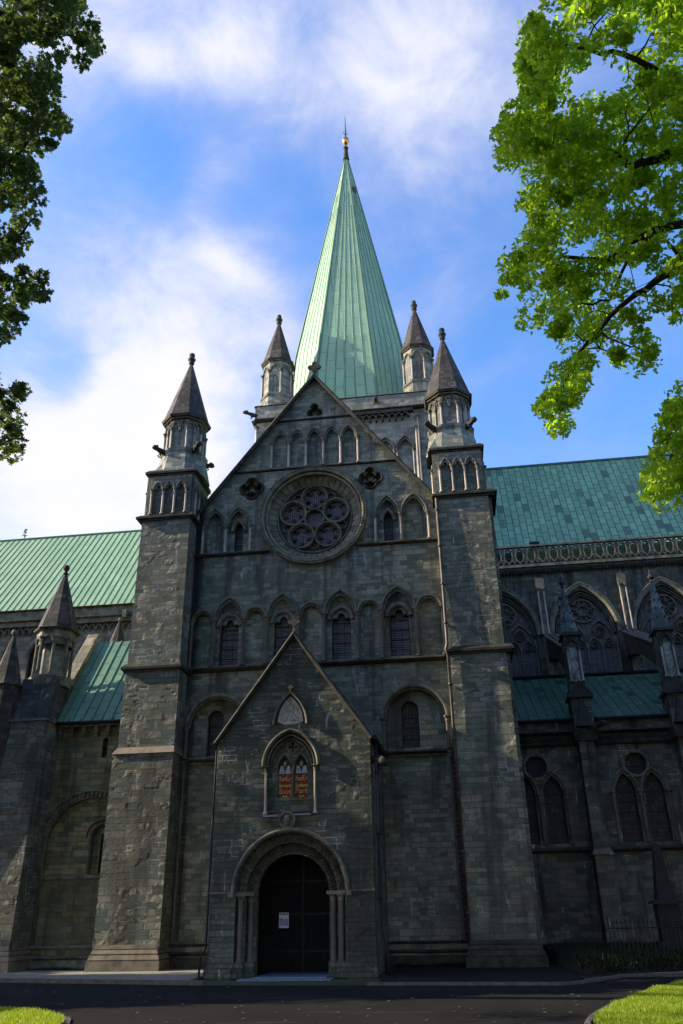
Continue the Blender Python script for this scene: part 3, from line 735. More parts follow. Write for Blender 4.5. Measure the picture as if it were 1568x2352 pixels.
# niche
mb = MB()
mb.sweep(arc_pts(-.07, .93, 6.38, 1.17, 12), [(-.06, PY), (-.05, PY+.07), (0, PY+.13), (.05, PY+.12), (.07, PY)])
hood(mb, -.07, .80, 6.38, 1.0, .06, PY+.03, d0=PY-.1); hood(mb, -.07, .70, 6.38, .88, .05, PY-.05, d0=PY-.2)
for c in (-.31, .25): hood(mb, c, .26, 6.3, .50, .05, PY-.13, d0=PY-.2)
mb.sweep(foil(-.03, 7.0, .19, 4, 6, 0, .5), prof(.04, PY-.15, PY-.2), closed=True)
string(mb, -.80, .66, 4.93, .07, PY+.10, PY-.1)
string(mb, -1.02, -.80, 6.36, .07, PY+.12, PY); string(mb, .66, .90, 6.36, .07, PY+.12, PY)
nc = mb.build('niche', TRIM, porch)
for c in (-.90, .76): column(nc, FP, c, PY+.02, 4.86, 6.38, .045, COLN)
column(nc, FP, -.03, PY-.12, 5.4, 6.32, .045, COLD)
mb = MB(); mb.box(-.96, -.42, PY, PY+.10, 4.78, 4.83); mb.box(.02, .62, PY, PY+.10, 4.80, 4.85); mb.build('niche_sill', BLUES, nc)
mb = MB(); mb.sweep(circle(-.15, 4.66, .25, 24), prof(.07, PY+.12, PY), closed=True); mb.panel(circle(-.15, 4.66, .24, 24), PY+.02)
mb.lathe([(.001, 4.50), (.06, 4.53), (.10, 4.62), (.115, 4.70), (.10, 4.78), (.05, 4.83), (.001, 4.84)], -.15, PY+.05, 10)
mb.box(-.165, -.135, PY+.13, PY+.175, 4.63, 4.70, tu=.01, td=.015); mb.box(-.18, -.12, PY+.13, PY+.155, 4.585, 4.60)
for e in (-.19, -.11): mb.box(e-.02, e+.02, PY+.13, PY+.15, 4.70, 4.72)
mb.build('head_medallion', TRIM, porch)
# carved shield above
mb = MB()
mb.sweep(arc_pts(-.10, .57, 7.74, 1.07, 9), [(-.03, PY), (-.03, PY+.09), (.02, PY+.11), (.05, PY)])
mb.box(-.125, -.075, PY+.02, PY+.10, 8.82, 8.95); mb.prism(foil(-.10, 9.0, .10, 4, 5, 0, .6), PY+.03, PY+.09)
sh = mb.build('carved_shield_frame', TRIM, porch)
mb = MB()
L = arc_pts(-.10, .44, 7.84, .86, 9)+[(.24, 7.80), (.08, 7.74), (-.02, 7.66), (-.10, 7.70), (-.18, 7.66), (-.28, 7.74), (-.44, 7.80)]
mb.prism(L, PY-.06, PY-.02); pl = mb.build('carved_panel', PLAST, sh)
mb = MB()                                          # shallow drawn figure: a standing robed saint with scrolls of drapery
def line(pts, w=.014, d=PY-.018):
    P = [(-.10+a, 8.16+b) for a, b in pts]; mb.sweep(P, [(-w/2, d-.004), (-w/2, d), (w/2, d), (w/2, d-.004)])
line(circle(0, .36, .055, 12)+[circle(0, .36, .055, 12)[0]]); line([(-.03, .30), (-.08, .24), (-.10, .10), (-.07, -.10), (-.12, -.28)]); line([(.03, .30), (.08, .22), (.08, .08), (.13, -.08), (.22, -.22)])
line([(0, .28), (-.02, .1), (.02, -.08), (-.03, -.28)]); line([(-.10, .16), (-.18, .10), (-.14, .0), (-.07, .02)]); line([(.08, .18), (.16, .24), (.13, .12), (.09, .08)])
line([(-.12, -.28), (-.28, -.30), (-.35, -.22), (-.28, -.17), (-.24, -.23)]); line([(.22, -.22), (.30, -.18), (.28, -.28), (.10, -.30), (-.02, -.28)]); line([(.04, .05), (.09, -.08), (.08, -.24), (.17, -.27)])
line([(-.16, .24), (-.24, .05), (-.30, -.06)]); line([(.18, .20), (.26, .02), (.32, -.08)])
mb.build('incised_figure', TRIM_D, pl)
pipe([(2.80, -4.35, 7.0), (2.78, -4.4, 1.4), (2.86, -4.5, 1.1), (2.90, -4.5, .3)], .05, IRON, porch)
pipe([(-2.70, -4.3, 7.0), (-2.70, -4.4, 1.0), (-2.80, -4.6, .82), (-2.82, -4.6, .25)], .035, IRON, porch, False)
mb = MB(); mb.tube([(2.79, -4.6, 7.18), (2.79, -.1, 7.26)], .07, 8); mb.tube([(-2.79, -4.6, 7.18), (-2.79, -.1, 7.26)], .06, 8); mb.build('gutter', IRON, porch, True)
gargoyle(porch, (2.66, -4.2, 6.5), (.8, -.5, -.45), .5)
mb = MB(); cross(mb, 0, PY, PA+.08, .62); mb.build('porch_cross', TRIM, porch)

# ---- crossing tower
TY = 12.5; TW = 6.0; TCY = 18.3
for fi, (O, U, N, w) in enumerate([((0, TY, 0), (1, 0, 0), (0, -1, 0), TW), ((TW, TCY, 0), (0, 1, 0), (1, 0, 0), TCY-TY), ((-TW, TCY, 0), (0, -1, 0), (-1, 0, 0), TCY-TY)]):
    mb = MB(O, U, N)
    cs = [-3.75, -2.5, -1.25, 0, 1.25, 2.5, 3.75]
    hh = [dict(loop=arch(c, .46, 26.0, 28.25, .80), depth=.22, holes=[dict(loop=arch(c, .24, 26.3, 27.9, .45), depth=.2, glass=GLASS)] if i % 2 else []) for i, c in enumerate(cs)]
    mb.panel([(-w, 15), (-w, 31.2), (w, 31.2), (w, 15)], 0, hh)
    wl = mb.build('tower_wall', ST_TOWER, cath)
    mb = MB(O, U, N)
    for c in cs: hood(mb, c, .56, 28.25, .95, .09, .10); hood(mb, c, .43, 28.25, .74, .05, .04)
    k = -w+1.9
    while k < w-1.7:                                # corbel table of small arches
        hood(mb, k, .20, 30.62, .26, .09, .30); mb.box(k-.26, k-.16, 0, .30, 30.42, 30.66); k += .42
    mb.box(-w+1.6, w-1.6, 0, .28, 30.98, 31.2)
    string(mb, -w-.1, w+.1, 31.32, .20, .34); string(mb, -w-.1, w+.1, 32.45, .14, .18); string(mb, -w, w, 25.2, .14, .12)
    mb.build('tower_cornice', TRIM_D, wl)
    mb = MB(O, U, N); mb.box(-w-.0, w+.0, -.35, .12, 31.4, 32.4); mb.build('parapet', ST_TOWER, wl)
    for c in [x+.625 for x in cs[:-1]]+[cs[0]-.6, cs[-1]+.6]:
        for q in (-.09, .09): column(wl, (O, U, N), c+q, .03, 26.0, 28.27, .05)
    for s_ in (-1, 1):
        for q in (0, .14): column(wl, (O, U, N), s_*(w-1.35-q), .10, 25.3, 30.7-q*6, .06)
        column(wl, (O, U, N), s_*(w-.02), .02, 25.3, 30.9, .08)
    for c in (-1.9, 2.0): gargoyle(wl, Vector(O)+Vector(U)*c+Vector(N)*.1+Z*32.0, N, .25)
mb = MB(); mb.box(-TW+.4, TW-.4, -24.0, -12.9, 31.5, 32.9); mb.build('tower_roof', CU_S, cath)
gargoyle(cath, (-6.05, 12.45, 31.75), (-1, -.35, .15), .75)
def tower_turret(cx, cyy):
    mb = MB(); octa(mb, cx, cyy, [(1.12, 31.2), (1.12, 33.35), (1.20, 33.42), (1.22, 33.5), (1.03, 33.62), (1.03, 36.35), (1.1, 36.4)])
    t = mb.build('tower_turret', ST_TOWER, cath)
    inr = 1.03*math.cos(PI/8); w = 1.03*math.sin(PI/8); mb = MB()
    for k, O, U, N in oct_frames(cx, cyy, inr):
        mb.frame(O, U, N); hood(mb, 0, w*.82, 35.45, .55, .06, .08); hood(mb, 0, w*.62, 35.45, .42, .05, .05)
        if k % 2 == 0: mb.sweep(arch(0, .13, 33.75, 34.9, .22, 5), prof(.05, .05))
        mb.box(-w*1.02, w*1.02, 0, .10, 36.28, 36.36)
    mb.build('turret_arcade', TRIM, t)
    for k in range(8):
        a = PI/8+k*PI/4; column(t, ((cx, cyy, 0), (1, 0, 0), (0, -1, 0)), 1.08*math.cos(a), 1.08*math.sin(a), 33.6, 35.5, .06)
    mb = MB(); octa(mb, cx, cyy, [(1.20, 36.36), (1.24, 36.48), (1.12, 36.56), (.12, 40.2), (.10, 40.3)])
    sc = mb.build('turret_spire', CAPM, t)
    mb = MB(); mb.frame((cx, cyy, 0)); mb.lathe([(.10, 40.2), (.20, 40.32), (.13, 40.42), (.22, 40.55), (.25, 40.68), (.16, 40.82), (.13, 40.86), (.17, 40.95), (.14, 41.05), (.04, 41.15)], 0, 0, 12)
    mb.build('finial', TRIM_D, sc, True)
for cx_, cy_ in ((-4.87, 13.6), (4.92, 13.6), (-4.87, 23.0), (4.92, 23.0)): tower_turret(cx_, cy_)
# spire
mb = MB(); SX = -.15; SCY = 18.0; ZB, ZT = 32.9, 62.6; RB = 4.25
SPZ = [32.9, 36, 39, 61.7, 62.6]; SPR = [4.30, 4.17, 3.97, .13, .12]
def spv(z, k=0.0):
    r = float(np.interp(z, SPZ, SPR)); a = r*(.52-.08*min(1, (z-ZB)/6))
    pts = [(-a, -r), (a, -r), (r, -a), (r, a), (a, r), (-a, r), (-r, a), (-r, -a)]
    return [Vector((SX+x, SCY+y, z)) for x, y in pts], r
levels = SPZ
for z0, z1 in zip(levels, levels[1:]):
    A_, ra_ = spv(z0); B_, rb_ = spv(z1)
    for k in range(8):
        L = 3.72
        mb.raw([A_[k], A_[(k+1) % 8], B_[(k+1) % 8], B_[k]], [(0, 1, 2, 3)], [(0, z0), (L, z0), (L, z1), (0, z1)])
spire = mb.build('spire', CU_S, cath)
mb = MB()
for k in range(8):
    mb.tube([spv(z)[0][k] for z in levels], [.11, .11, .11, .05, .05], 6)
A_, _ = spv(ZB+.15); 
for k in range(8):                                 # thin standing seams up each face
    for j in range(1, 6):
        f_ = j/6; zt = ZT-4-6*abs(.5-f_)*2
        P = [(spv(z)[0][k].lerp(spv(z)[0][(k+1) % 8], f_)) for z in [q for q in SPZ if q < zt]+[zt]]
        mb.tube(P, .03, 4)
mb.build('spire_seam', CU_S, spire)
for m_ in mb.v[:0]: pass
mb = MB(); mb.frame((SX, SCY, 0))
mb.lathe([(.26, 61.4), (.30, 61.6), (.24, 61.8), (.2, 62.3), (.16, 62.9), (.24, 63.0), (.15, 63.15)], 0, 0, 12); mb.build('spire_tip', TRIM_D, spire, True)
mb = MB(); mb.frame((SX, SCY, 0)); mb.lathe([(.001, 63.45), (.18, 63.55), (.29, 63.8), (.31, 63.95), (.26, 64.2), (.14, 64.38), (.001, 64.42)], 0, 0, 16); mb.build('gilded_orb', GOLD, spire, True)
mb = MB(); mb.tube([(SX, SCY, 63), (SX, SCY, 64.5), (SX, SCY, 67.2)], [.06, .06, .02], 6)
for a in range(4):
    q = a*PI/2+.4; mb.tube([(SX, SCY, 64.8), (SX+.22*math.cos(q), SCY+.22*math.sin(q), 64.95), (SX+.16*math.cos(q), SCY+.16*math.sin(q), 65.15)], [.03, .025, .015], 5)
    mb.tube([(SX, SCY, 63.2), (SX+.2*math.cos(q), SCY+.2*math.sin(q), 63.25)], [.03, .02], 5)
mb.lathe([(.03, 65.6), (.07, 65.9), (.05, 66.3), (.01, 67.3)], 0, 0, 6) if False else None
mb.build('spire_rod', IRON, spire)
mb = MB()                                           # little hatch and triangular vent on the copper
P = spv(56.6)[0]; q = P[1].lerp(P[2], .5); mb.frame(q, (P[2]-P[1]), (.7, -.7, .1)); mb.box(-.17, .17, -.06, .04, 0, .7); mb.build('spire_hatch', LEAD, spire)

# ---- left nave: roof, eaves, clerestory
def roof_ribs(mb, x0, x1, step, ye, ze, yr, zr, r=.03):
    x = x0
    while x < x1: mb.tube([(x, ye, ze+.02), (x, yr, zr+.02)], r, 4); x += step
mb = MB(); slope(mb, (-62, 12.2, 18.95), (-6.6, 12.2, 18.95), (-6.6, 18, 26.6), (-62, 18, 26.6)); slope(mb, (-6.6, 23.8, 18.95), (-62, 23.8, 18.95), (-62, 18, 26.6), (-6.6, 18, 26.6))
nr = mb.build('nave_roof', CU_L, cath)
mb = MB(); roof_ribs(mb, -61.7, -6.6, .42, 12.2, 18.95, 18, 26.6, .028); mb.tube([(-62, 18, 26.63), (-6.6, 18, 26.63)], .09, 6); mb.build('roof_seam', plain('seam_copper', (.10, .21, .14), .6), nr)
mb = MB(); vx = -24.45
mb.tube([(vx, 18, 26.5), (vx, 18, 27.5)], [.05, .02], 5)
for z, l in ((26.95, .22), (27.2, .15)): mb.tube([(vx-l, 18, z), (vx+l, 18, z)], .025, 5); mb.tube([(vx, 18-l, z), (vx, 18+l, z)], .025, 5)
mb.prism([(vx-.02, 27.2), (vx+.16, 27.42), (vx, 27.5), (vx-.12, 27.35)], -18.01, -17.99); mb.build('ridge_finial', TRIM, nr)
mb = MB(fr_y(12.6)[0])
ln = [dict(loop=arch(c, .32, 14.4, 16.0, .75), depth=.3, glass=GLASS_D) for c in [-8.0-1.62*k for k in range(26)]]
mb.panel([(-62, 8), (-62, 18.9), (-6.6, 18.9), (-6.6, 8)], 0, ln)
nw = mb.build('nave_wall', stone('stone_nave', (.22, .19, .13), .5, .24, .3, .3, .5, .7), cath)
mb = MB(fr_y(12.6)[0])
string(mb, -62, -6.6, 18.9, .14, .55); mb.box(-62, -6.6, .05, .35, 18.3, 18.82); string(mb, -62, -6.6, 18.24, .12, .5); mb.box(-62, -6.6, .05, .30, 17.9, 18.18)
x = -30
while x < -6.7: 
    hood(mb, x, .17, 17.55, .26, .08, .22); mb.box(x-.24, x-.16, 0, .2, 17.45, 17.6); x += .42
for c in [-8.0-1.62*k for k in range(26)]: hood(mb, c, .42, 16.0, .9, .1, .1)
for x in [-13.6-4.9*k for k in range(8)]: mb.box(x-.12, x+.12, .2, .62, 18.0, 18.5)
mb.build('nave_cornice', TRIM, nw)

# ---- small chapel between the left pier and the far buttress
CY0 = .3
mb = MB(fr_y(CY0)[0])
hole = [dict(loop=arch(-8.96, 1.80, 1.0, 4.5, 1.72, 14), depth=.22, holes=[dict(loop=arch(-8.50, .46, 3.42, 4.72, .46, 8), depth=.16, holes=[dict(loop=arch(-8.46, .21, 3.46, 4.75, .21, 6), depth=.2, glass=GLASS_D)])]),
        dict(loop=arch(-8.76, .115, 7.76, 8.45, .115, 6), depth=.2, glass=GLASS_D)]
mb.panel([(-11.2, -.3), (-11.2, 9.1), (-7.4, 9.1), (-7.4, -.3)], 0, hole)
ch = mb.build('chapel_wall', ST_WARM, cath)
mb = MB(fr_y(CY0)[0])
for rr, n_ in ((1.90, 34), (1.99, 36)):
    for i in range(n_):
        a = PI*(i+.5)/n_; u = -8.96+rr*math.cos(a); z = 4.5+(rr*.95)*math.sin(a); mb.box(u-.045, u+.045, 0, .10 if rr < 1.95 else .07, z-.05, z+.05)
for i in range(16):
    a = PI*(i+.5)/16; u = -8.50+.53*math.cos(a); z = 4.72+.53*math.sin(a); mb.box(u-.035, u+.035, -.22, -.10, z-.04, z+.04)
hood(mb, -8.96, 2.08, 4.5, 1.97, .06, .12, 14); hood(mb, -8.5, .72, 4.72, .70, .06, -.12, 8, -.22)
mb.box(-11.1, -7.4, -.2, -.16, 3.28, 3.36); mb.box(-9.06, -7.4, -.22, -.02, 3.28, 3.40)
for z, a in ((.96, .08), (.62, .16)): string(mb, -11.1, -7.4, z, .12, a)
mb.box(-11.1, -7.4, 0, .2, -.2, .54)
for k in range(7): u = -10.7+k*.52; mb.box(u-.08, u+.08, 0, .24, 8.72, 9.0); mb.box(u-.06, u+.06, 0, .16, 8.60, 8.72)
mb.box(-11.1, -7.4, .0, .27, 9.0, 9.12)
tm = mb.build('chapel_moulding', TRIM, ch)
for u, d, z0, z1 in ((-10.86, -.1, 1.05, 4.5), (-9.0, -.12, 3.42, 4.75)): column(tm, (fr_y(CY0)[0], (1, 0, 0), (0, -1, 0)), u, d, z0, z1, .07 if z0 < 2 else .045, COLD)
mb = MB(); slope(mb, (-11.0, -.05, 9.15), (-7.4, -.05, 9.15), (-7.4, 3.1, 13.55), (-11.0, 3.1, 13.55)); slope(mb, (-7.4, 6.3, 9.15), (-11.0, 6.3, 9.15), (-11.0, 3.1, 13.55), (-7.4, 3.1, 13.55))
cr = mb.build('chapel_roof', CU_A, cath)
mb = MB(); x = -10.58
while x < -7.5: mb.tube([(x, -.05, 9.18), (x, 3.1, 13.58)], .030, 4); x += .42
mb.build('roof_seam', plain('seam_green', (.09, .2, .15), .6), cr)
mb = MB(); mb.tube([(-11.1, -.12, 9.12), (-7.45, -.12, 9.12)], .07, 6)
for k in range(8): mb.tube([(-10.8+.48*k, -.12, 9.12), (-10.8+.48*k, .1, 9.35)], .02, 4)
mb.build('gutter', IRON, cr)
mb = MB((-11.22, 0, 0), (0, 1, 0), (1, 0, 0))
mb.prism([(-.1, 9.1), (3.1, 13.6), (3.1, 14.0), (-.25, 9.35)], -.22, .30); mb.build('roof_coping', stone('lichen_coping', (.22, .19, .13), .9, .5, .3, .3, .2, .4), cr)
mb = MB(); mb.box(-11.2, -7.0, -6.2, -3.0, 5, 9.1); mb.build('chapel_rear', ST_WARM, cath)
# small pinnacle behind the chapel roof
mb = MB((-11.2, 6.0, 0)); mb.lathe([(.36, 10), (.36, 14.3), (.42, 14.4), (.05, 15.6), (.03, 15.65)], 0, 0, 8, ph=PI/8)
sp_ = mb.build('small_pinnacle', CAPM, cath)
mb = MB((-11.2, 6.0, 0)); mb.lathe([(.001, 15.55), (.09, 15.62), (.11, 15.7), (.06, 15.78), (.001, 15.8)], 0, 0, 8); mb.build('finial', TRIM, sp_)

# ---- far-left buttresses with open turrets
def side_buttress(x0, x1, yb, ym, zt, cone_top, tcx, tcy, Rt, kind):
    mb = MB()
    mb.add([(x0-.12, -yb-.5, 1.0), (x1+.03, -yb-.5, 1.0), (x1+.03, ym+.35, 1.0), (x0-.12, ym+.35, 1.0), (x0, -yb-.5, zt), (x1, -yb-.5, zt), (x1, ym, zt), (x0, ym, zt)],
           [(0, 3, 2, 1), (4, 5, 6, 7), (0, 1, 5, 4), (1, 2, 6, 5), (2, 3, 7, 6), (3, 0, 4, 7)])
    b = mb.build('side_buttress', ST_ROUGH, cath)
    mb = MB()
    for (z0, z1, a) in ((.93, 1.06, .04), (.78, .90, .10), (.60, .74, .17), (-.3, .56, .22)):
        mb.box(x0-.12-a, x1+a, -yb-.5, ym+.35+a, z0, z1, tu=.04, td=.04); mb.box(x0-.06-a, x1+a-.06, -yb-.5, ym+.29+a, z0-.05, z0)
    mb.build('plinth', TAN, b)
    return b
b1 = side_buttress(-12.55, -10.84, .3, .95, 9.1, 13, 0, 0, 0, 0)
mb = MB(); mb.box(-12.62, -10.78, -.9, 1.02, 9.1, 9.2, tu=.05, td=.05); mb.build('cornice', SLABM, b1)
mb = MB()
mb.add([(-12.5, -1.6, 9.2), (-10.86, -1.6, 9.2), (-10.86, .9, 9.2), (-12.5, .9, 9.2), (-12.42, -1.6, 11.0), (-10.9, -1.6, 11.0), (-10.9, .35, 11.0), (-12.42, .35, 11.0)],
       [(0, 3, 2, 1), (4, 5, 6, 7), (0, 1, 5, 4), (1, 2, 6, 5), (2, 3, 7, 6), (3, 0, 4, 7)])
mb.build('buttress_head', stone('stone_black', (.075, .072, .066), .45, .25, .7, .8, 1.0, .5), b1)
def open_turret(cx, cyy, Rc, z0, zc, zt, ball, par):
    mb = MB(); octa(mb, cx, cyy, [(Rc*.98, z0-.35), (Rc*1.05, z0-.05), (Rc*1.08, z0+.02), (Rc*.98, z0+.08)])
    octa(mb, cx, cyy, [(Rc*.62, z0), (Rc*.62, zc-.2)])
    octa(mb, cx, cyy, [(Rc*.94, zc-.35), (Rc*.96, zc-.05), (Rc*1.0, zc)])
    t = mb.build('side_turret', ST_TOWER, par)
    for k in range(8):
        a = PI/8+k*PI/4; column(t, ((cx, cyy, 0), (1, 0, 0), (0, -1, 0)), Rc*.86*math.cos(a), Rc*.86*math.sin(a), z0+.05, zc-.3, .07, ST_TOWER if False else TRIM)
    mb = MB()
    for k, O, U, N in oct_frames(cx, cyy, Rc*.9*math.cos(PI/8)):
        mb.frame(O, U, N); hood(mb, 0, Rc*.28, zc-.55, .3, .07, .06)
        mb.panel([(-Rc*.36, zc-.62), (-Rc*.36, zc), (Rc*.36, zc), (Rc*.36, zc-.62)], 0, [dict(loop=arch(0, Rc*.25, zc-.61, zc-.5, .26, 5), depth=.02)])
    mb.build('turret_arcade', TRIM, t)
    mb = MB(); octa(mb, cx, cyy, [(Rc*1.12, zc), (Rc*1.16, zc+.08), (Rc*1.02, zc+.14), (.08, zt-.3), (.07, zt-.22)])
    sc = mb.build('turret_spire', CAPM, t)
    mb = MB((cx, cyy, 0)); mb.lathe([(.07, zt-.3), (.13, zt-.24), (.08, zt-.18), (.07, zt-.12), (.13, zt-.05), (.15, zt+.05), (.12, zt+.15), (.03, zt+.2)], 0, 0, 12)
    mb.build('finial', TRIM_D, sc, True)
open_turret(-11.58, .35, .86, 11.1, 13.15, 16.25, .15, b1)
b2 = side_buttress(-14.9, -13.45, .3, .95, 8.6, 13, 0, 0, 0, 0)
mb = MB(); octa(mb, -12.95, -.75, [(.62, 7.4), (.70, 8.95), (.62, 9.05), (.58, 10.55), (.68, 10.62), (.62, 10.72), (.06, 12.8), (.05, 12.85)])
p2 = mb.build('side_pinnacle', CAPM, b2)
mb = MB((-12.95, -.75, 0)); mb.lathe([(.05, 12.8), (.10, 12.86), (.13, 12.95), (.10, 13.05), (.02, 13.08)], 0, 0, 10); mb.build('finial', TRIM, p2, True)
mb = MB(); mb.box(-13.6, -12.5, -.5, 1.4, 6.9, 7.5, tu=.1, td=.1); mb.box(-13.5, -12.62, -.5, 1.3, .0, 6.9); mb.build('buttress_pier', ST_WARM, b2)
mb = MB(); mb.box(-60, -12.5, -2.5, -2.0, -.3, 9.0); mb.build('aisle_wall', ST_WARM, cath)

# ---- right side: choir roof, parapet, clerestory
XE = 48
mb = MB(); slope(mb, (6.5, 13.1, 20.5), (XE, 13.1, 20.5), (XE, 18, 29.3), (6.5, 18, 29.3)); slope(mb, (XE, 23, 20.5), (6.5, 23, 20.5), (6.5, 18, 29.3), (XE, 18, 29.3))
cr = mb.build('choir_roof', CU_R, cath)
mb = MB(); mb.tube([(6.5, 18, 29.34), (XE, 18, 29.34)], .10, 6); mb.build('roof_ridge', CU_R if False else plain('ridge_copper', (.06, .15, .13), .6), cr)
mb = MB((11.05, 13.38, 21.0), (1, 0, 0), (0, -1, .45)); mb.box(-.3, .3, -.05, .12, 0, .55); mb.build('roof_hatch', IRON, cr)
FY = 12.6
wc = [9.0-4.12*0, 13.12, 17.55, 21.9, 26.3, 30.7]; wc[0] = 8.75
def big_window(c): return dict(loop=arch(c, 1.68, 13.3, 15.6, 2.55, 12), depth=.35)
mb = MB(fr_y(FY)[0]); mb.panel([(6.8, 10), (6.8, 19.3), (XE, 19.3), (XE, 10)], 0, [big_window(c) for c in wc])
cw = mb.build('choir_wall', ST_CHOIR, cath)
for c in wc:
    mb = MB(fr_y(FY)[0])
    mb.sweep(arc_pts(c, 1.80, 15.6, 2.78, 14), [(-.10, 0), (-.08, .10), (0, .17), (.08, .16), (.12, 0)])
    for k_ in range(len(arc_pts(c, 1.95, 15.6, 2.98, 14))*2-2):
        A = arc_pts(c, 1.93, 15.6, 2.95, 14); i_ = k_//2; u = A[i_][0]*(1-(k_ % 2)*.5)+A[min(i_+1, len(A)-1)][0]*(k_ % 2)*.5; z = A[i_][1]*(1-(k_ % 2)*.5)+A[min(i_+1, len(A)-1)][1]*(k_ % 2)*.5
        mb.box(u-.05, u+.05, .08, .18, z-.04, z+.05)
    for q, dd in ((.10, -.02), (.20, -.10)): hood(mb, c, 1.68-q, 15.6, 2.55-q*1.3, .06, dd, 14, -.34)
    wd = mb.build('choir_window', TRIM, cw)
    mb = MB(fr_y(FY)[0]); D0, D1 = -.33, -.18
    def bar(path, w=.07, closed=False, d=D1): mb.sweep(path, [(-w/2, D0), (-w*.3, d), (w*.3, d), (w/2, D0)], closed=closed)
    rz = 16.95; bar(circle(c, rz, .66, 28), .09, True); bar(circle(c, rz, .30, 16), .05, True)
    for k in range(6):
        a = PI/2+k*PI/3; bar(circle(c+.46*math.cos(a), rz+.46*math.sin(a), .17, 12), .04, True)
    for s_ in (-1, 1):
        hood(mb, c+s_*.78, .78, 15.0, 1.35, .09, D1, 9, D0); bar(circle(c+s_*.78, 15.72, .30, 18), .06, True)
        bar(foil(c+s_*.78, 15.72, .24, 5, 4, PI/2, .5), .03, True)
        for t_ in (-1, 1):
            hood(mb, c+s_*.78+t_*.39, .35, 14.75, .62, .06, D1, 6, D0)
            bar(foil(c+s_*.78+t_*.39, 14.95, .20, 3, 5, PI/2, .5), .03, True)
        mb.box(c+s_*.78-.04, c+s_*.78+.04, D0, D1, 13.3, 15.0)
        mb.box(c+s_*1.60-.05, c+s_*1.60+.05, D0, D1, 13.3, 15.4)
    mb.box(c-.05, c+.05, D0, D1, 13.3, 15.2); 
    mb.build('tracery', TRIM, wd)
    mb = MB(fr_y(FY)[0]); mb.panel(arch(c, 1.68, 13.3, 15.6, 2.55, 12), -.34); mb.build('pane', GLASS_P, wd)
mb = MB(fr_y(FY)[0])
for x in (10.93, 15.45, 19.8, 24.2, 28.5, 33): mb.box(x-.24, x+.24, 0, .22, 18.3, 18.95); mb.box(x-.18, x+.18, 0, .14, 13.3, 18.3)
cst = mb.build('wall_strip', TRIM, cw)
for x in (10.93, 15.45, 19.8, 24.2):
    for q in (-.16, .16): column(cst, (fr_y(FY)[0], (1, 0, 0), (0, -1, 0)), x+q, .2, 15.6, 18.3, .05, COLN)
mb = MB(fr_y(FY)[0])
mb.sweep([(6.8, 19.45), (XE, 19.45)], [(-.14, 0), (-.10, .22), (.02, .30), (.14, .25), (.2, 0)]); 
x = 7.0
while x < 30: mb.lathe([(.02, 19.24), (.07, 19.3), (.02, 19.36)], x, .22, 5); x += .2
mb.build('choir_cornice', TRIM_D, cw)
mb = MB(fr_y(FY-.2)[0]); D0, D1 = -.06, .10
mb.box(6.8, XE, -.1, .14, 20.88, 20.99); mb.box(6.8, XE, -.1, .14, 19.62, 19.78)
x = 7.42
while x < 32:
    P = [(x-.25*math.sin(PI*t), 19.86+.95*t) for t in [i/8 for i in range(9)]]
    oval = [(x-.24*math.sin(t)**.9 if 0 else x-.235*math.sin(t), 20.37-.42*math.cos(t)*(1.0)) for t in [PI*i/8 for i in range(9)]]+[(x+.235*math.sin(t), 20.37+.42*math.cos(t)) for t in [PI*i/8 for i in range(1, 8)]]
    oval = [(u, z-(.06 if z < 20.1 and abs(u-x) < .05 else 0)) for u, z in oval]
    mb.sweep(oval, [(-.04, D0), (-.03, D1), (.03, D1), (.05, D0)], closed=True)
    for z in (20.02, 20.72): mb.sweep(circle(x+.3225, z, .085, 10), [(-.03, D0), (-.02, D1), (.02, D1), (.04, D0)], closed=True)
    mb.box(x+.29, x+.355, D0, D1-.02, 19.78, 19.94); mb.box(x+.29, x+.355, D0, D1-.02, 20.80, 20.88); mb.box(x+.30, x+.345, D0, D1-.02, 20.1, 20.64)
    for z0, z1 in ((20.12, 20.20), (20.54, 20.62)): mb.box(x+.20, x+.445, D0, D1-.03, z0, z1)
    x += .645
mb.build('pierced_parapet', TRIM, cw)
mb = MB(fr_y(FY)[0]); mb.box(6.8, XE, -.42, -.30, 19.5, 20.86); mb.build('parapet_shade_back', CU_D, cw)  # dark backing added behind the piercings so they read as shaded
# ---- choir aisle
AY = 6.0
mb = MB(); slope(mb, (6.8, 5.9, 9.62), (XE, 5.9, 9.62), (XE, 12.55, 13.2), (6.8, 12.55, 13.2)); ar = mb.build('aisle_roof', CU_D, cath)
mb = MB(); mb.tube([(6.8, 5.82, 9.55), (XE, 5.82, 9.55)], .09, 6); mb.tube([(6.8, 12.4, 13.22), (XE, 12.4, 13.22)], .09, 6); mb.build('gutter', IRON, ar)
hs = []; grp = [(9.05, 8.75), (13.2, 13.2), (17.4, 17.4), (21.6, 21.6), (25.8, 25.8)]
cen = [8.92, 13.18, 17.4, 21.6, 25.8]
for c in cen:
    hs.append(dict(loop=circle(c, 7.58, .45, 24), depth=.25, glass=GLASS_D))
    for s_ in (-1, 1): hs.append(dict(loop=arch(c+s_*.60, .42, 4.42, 6.40, .80, 8), depth=.30, glass=GLASS_D))
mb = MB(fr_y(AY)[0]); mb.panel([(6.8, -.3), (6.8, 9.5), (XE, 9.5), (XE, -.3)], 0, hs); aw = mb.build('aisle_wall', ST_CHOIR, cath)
mb = MB(fr_y(AY)[0])
string(mb, 6.8, XE, 9.0, .18, .30); mb.box(6.8, XE, 0, .12, 8.52, 8.86); string(mb, 6.8, XE, 8.46, .08, .18); string(mb, 6.8, XE, 4.15, .22, .24)
x = 7
while x < 26: mb.sweep([(x, 8.62), (x+.1, 8.78), (x+.2, 8.62)], [(-.02, .12), (0, .17), (.02, .12)]); x += .2
mb.build('aisle_cornice', TRIM_D, aw)
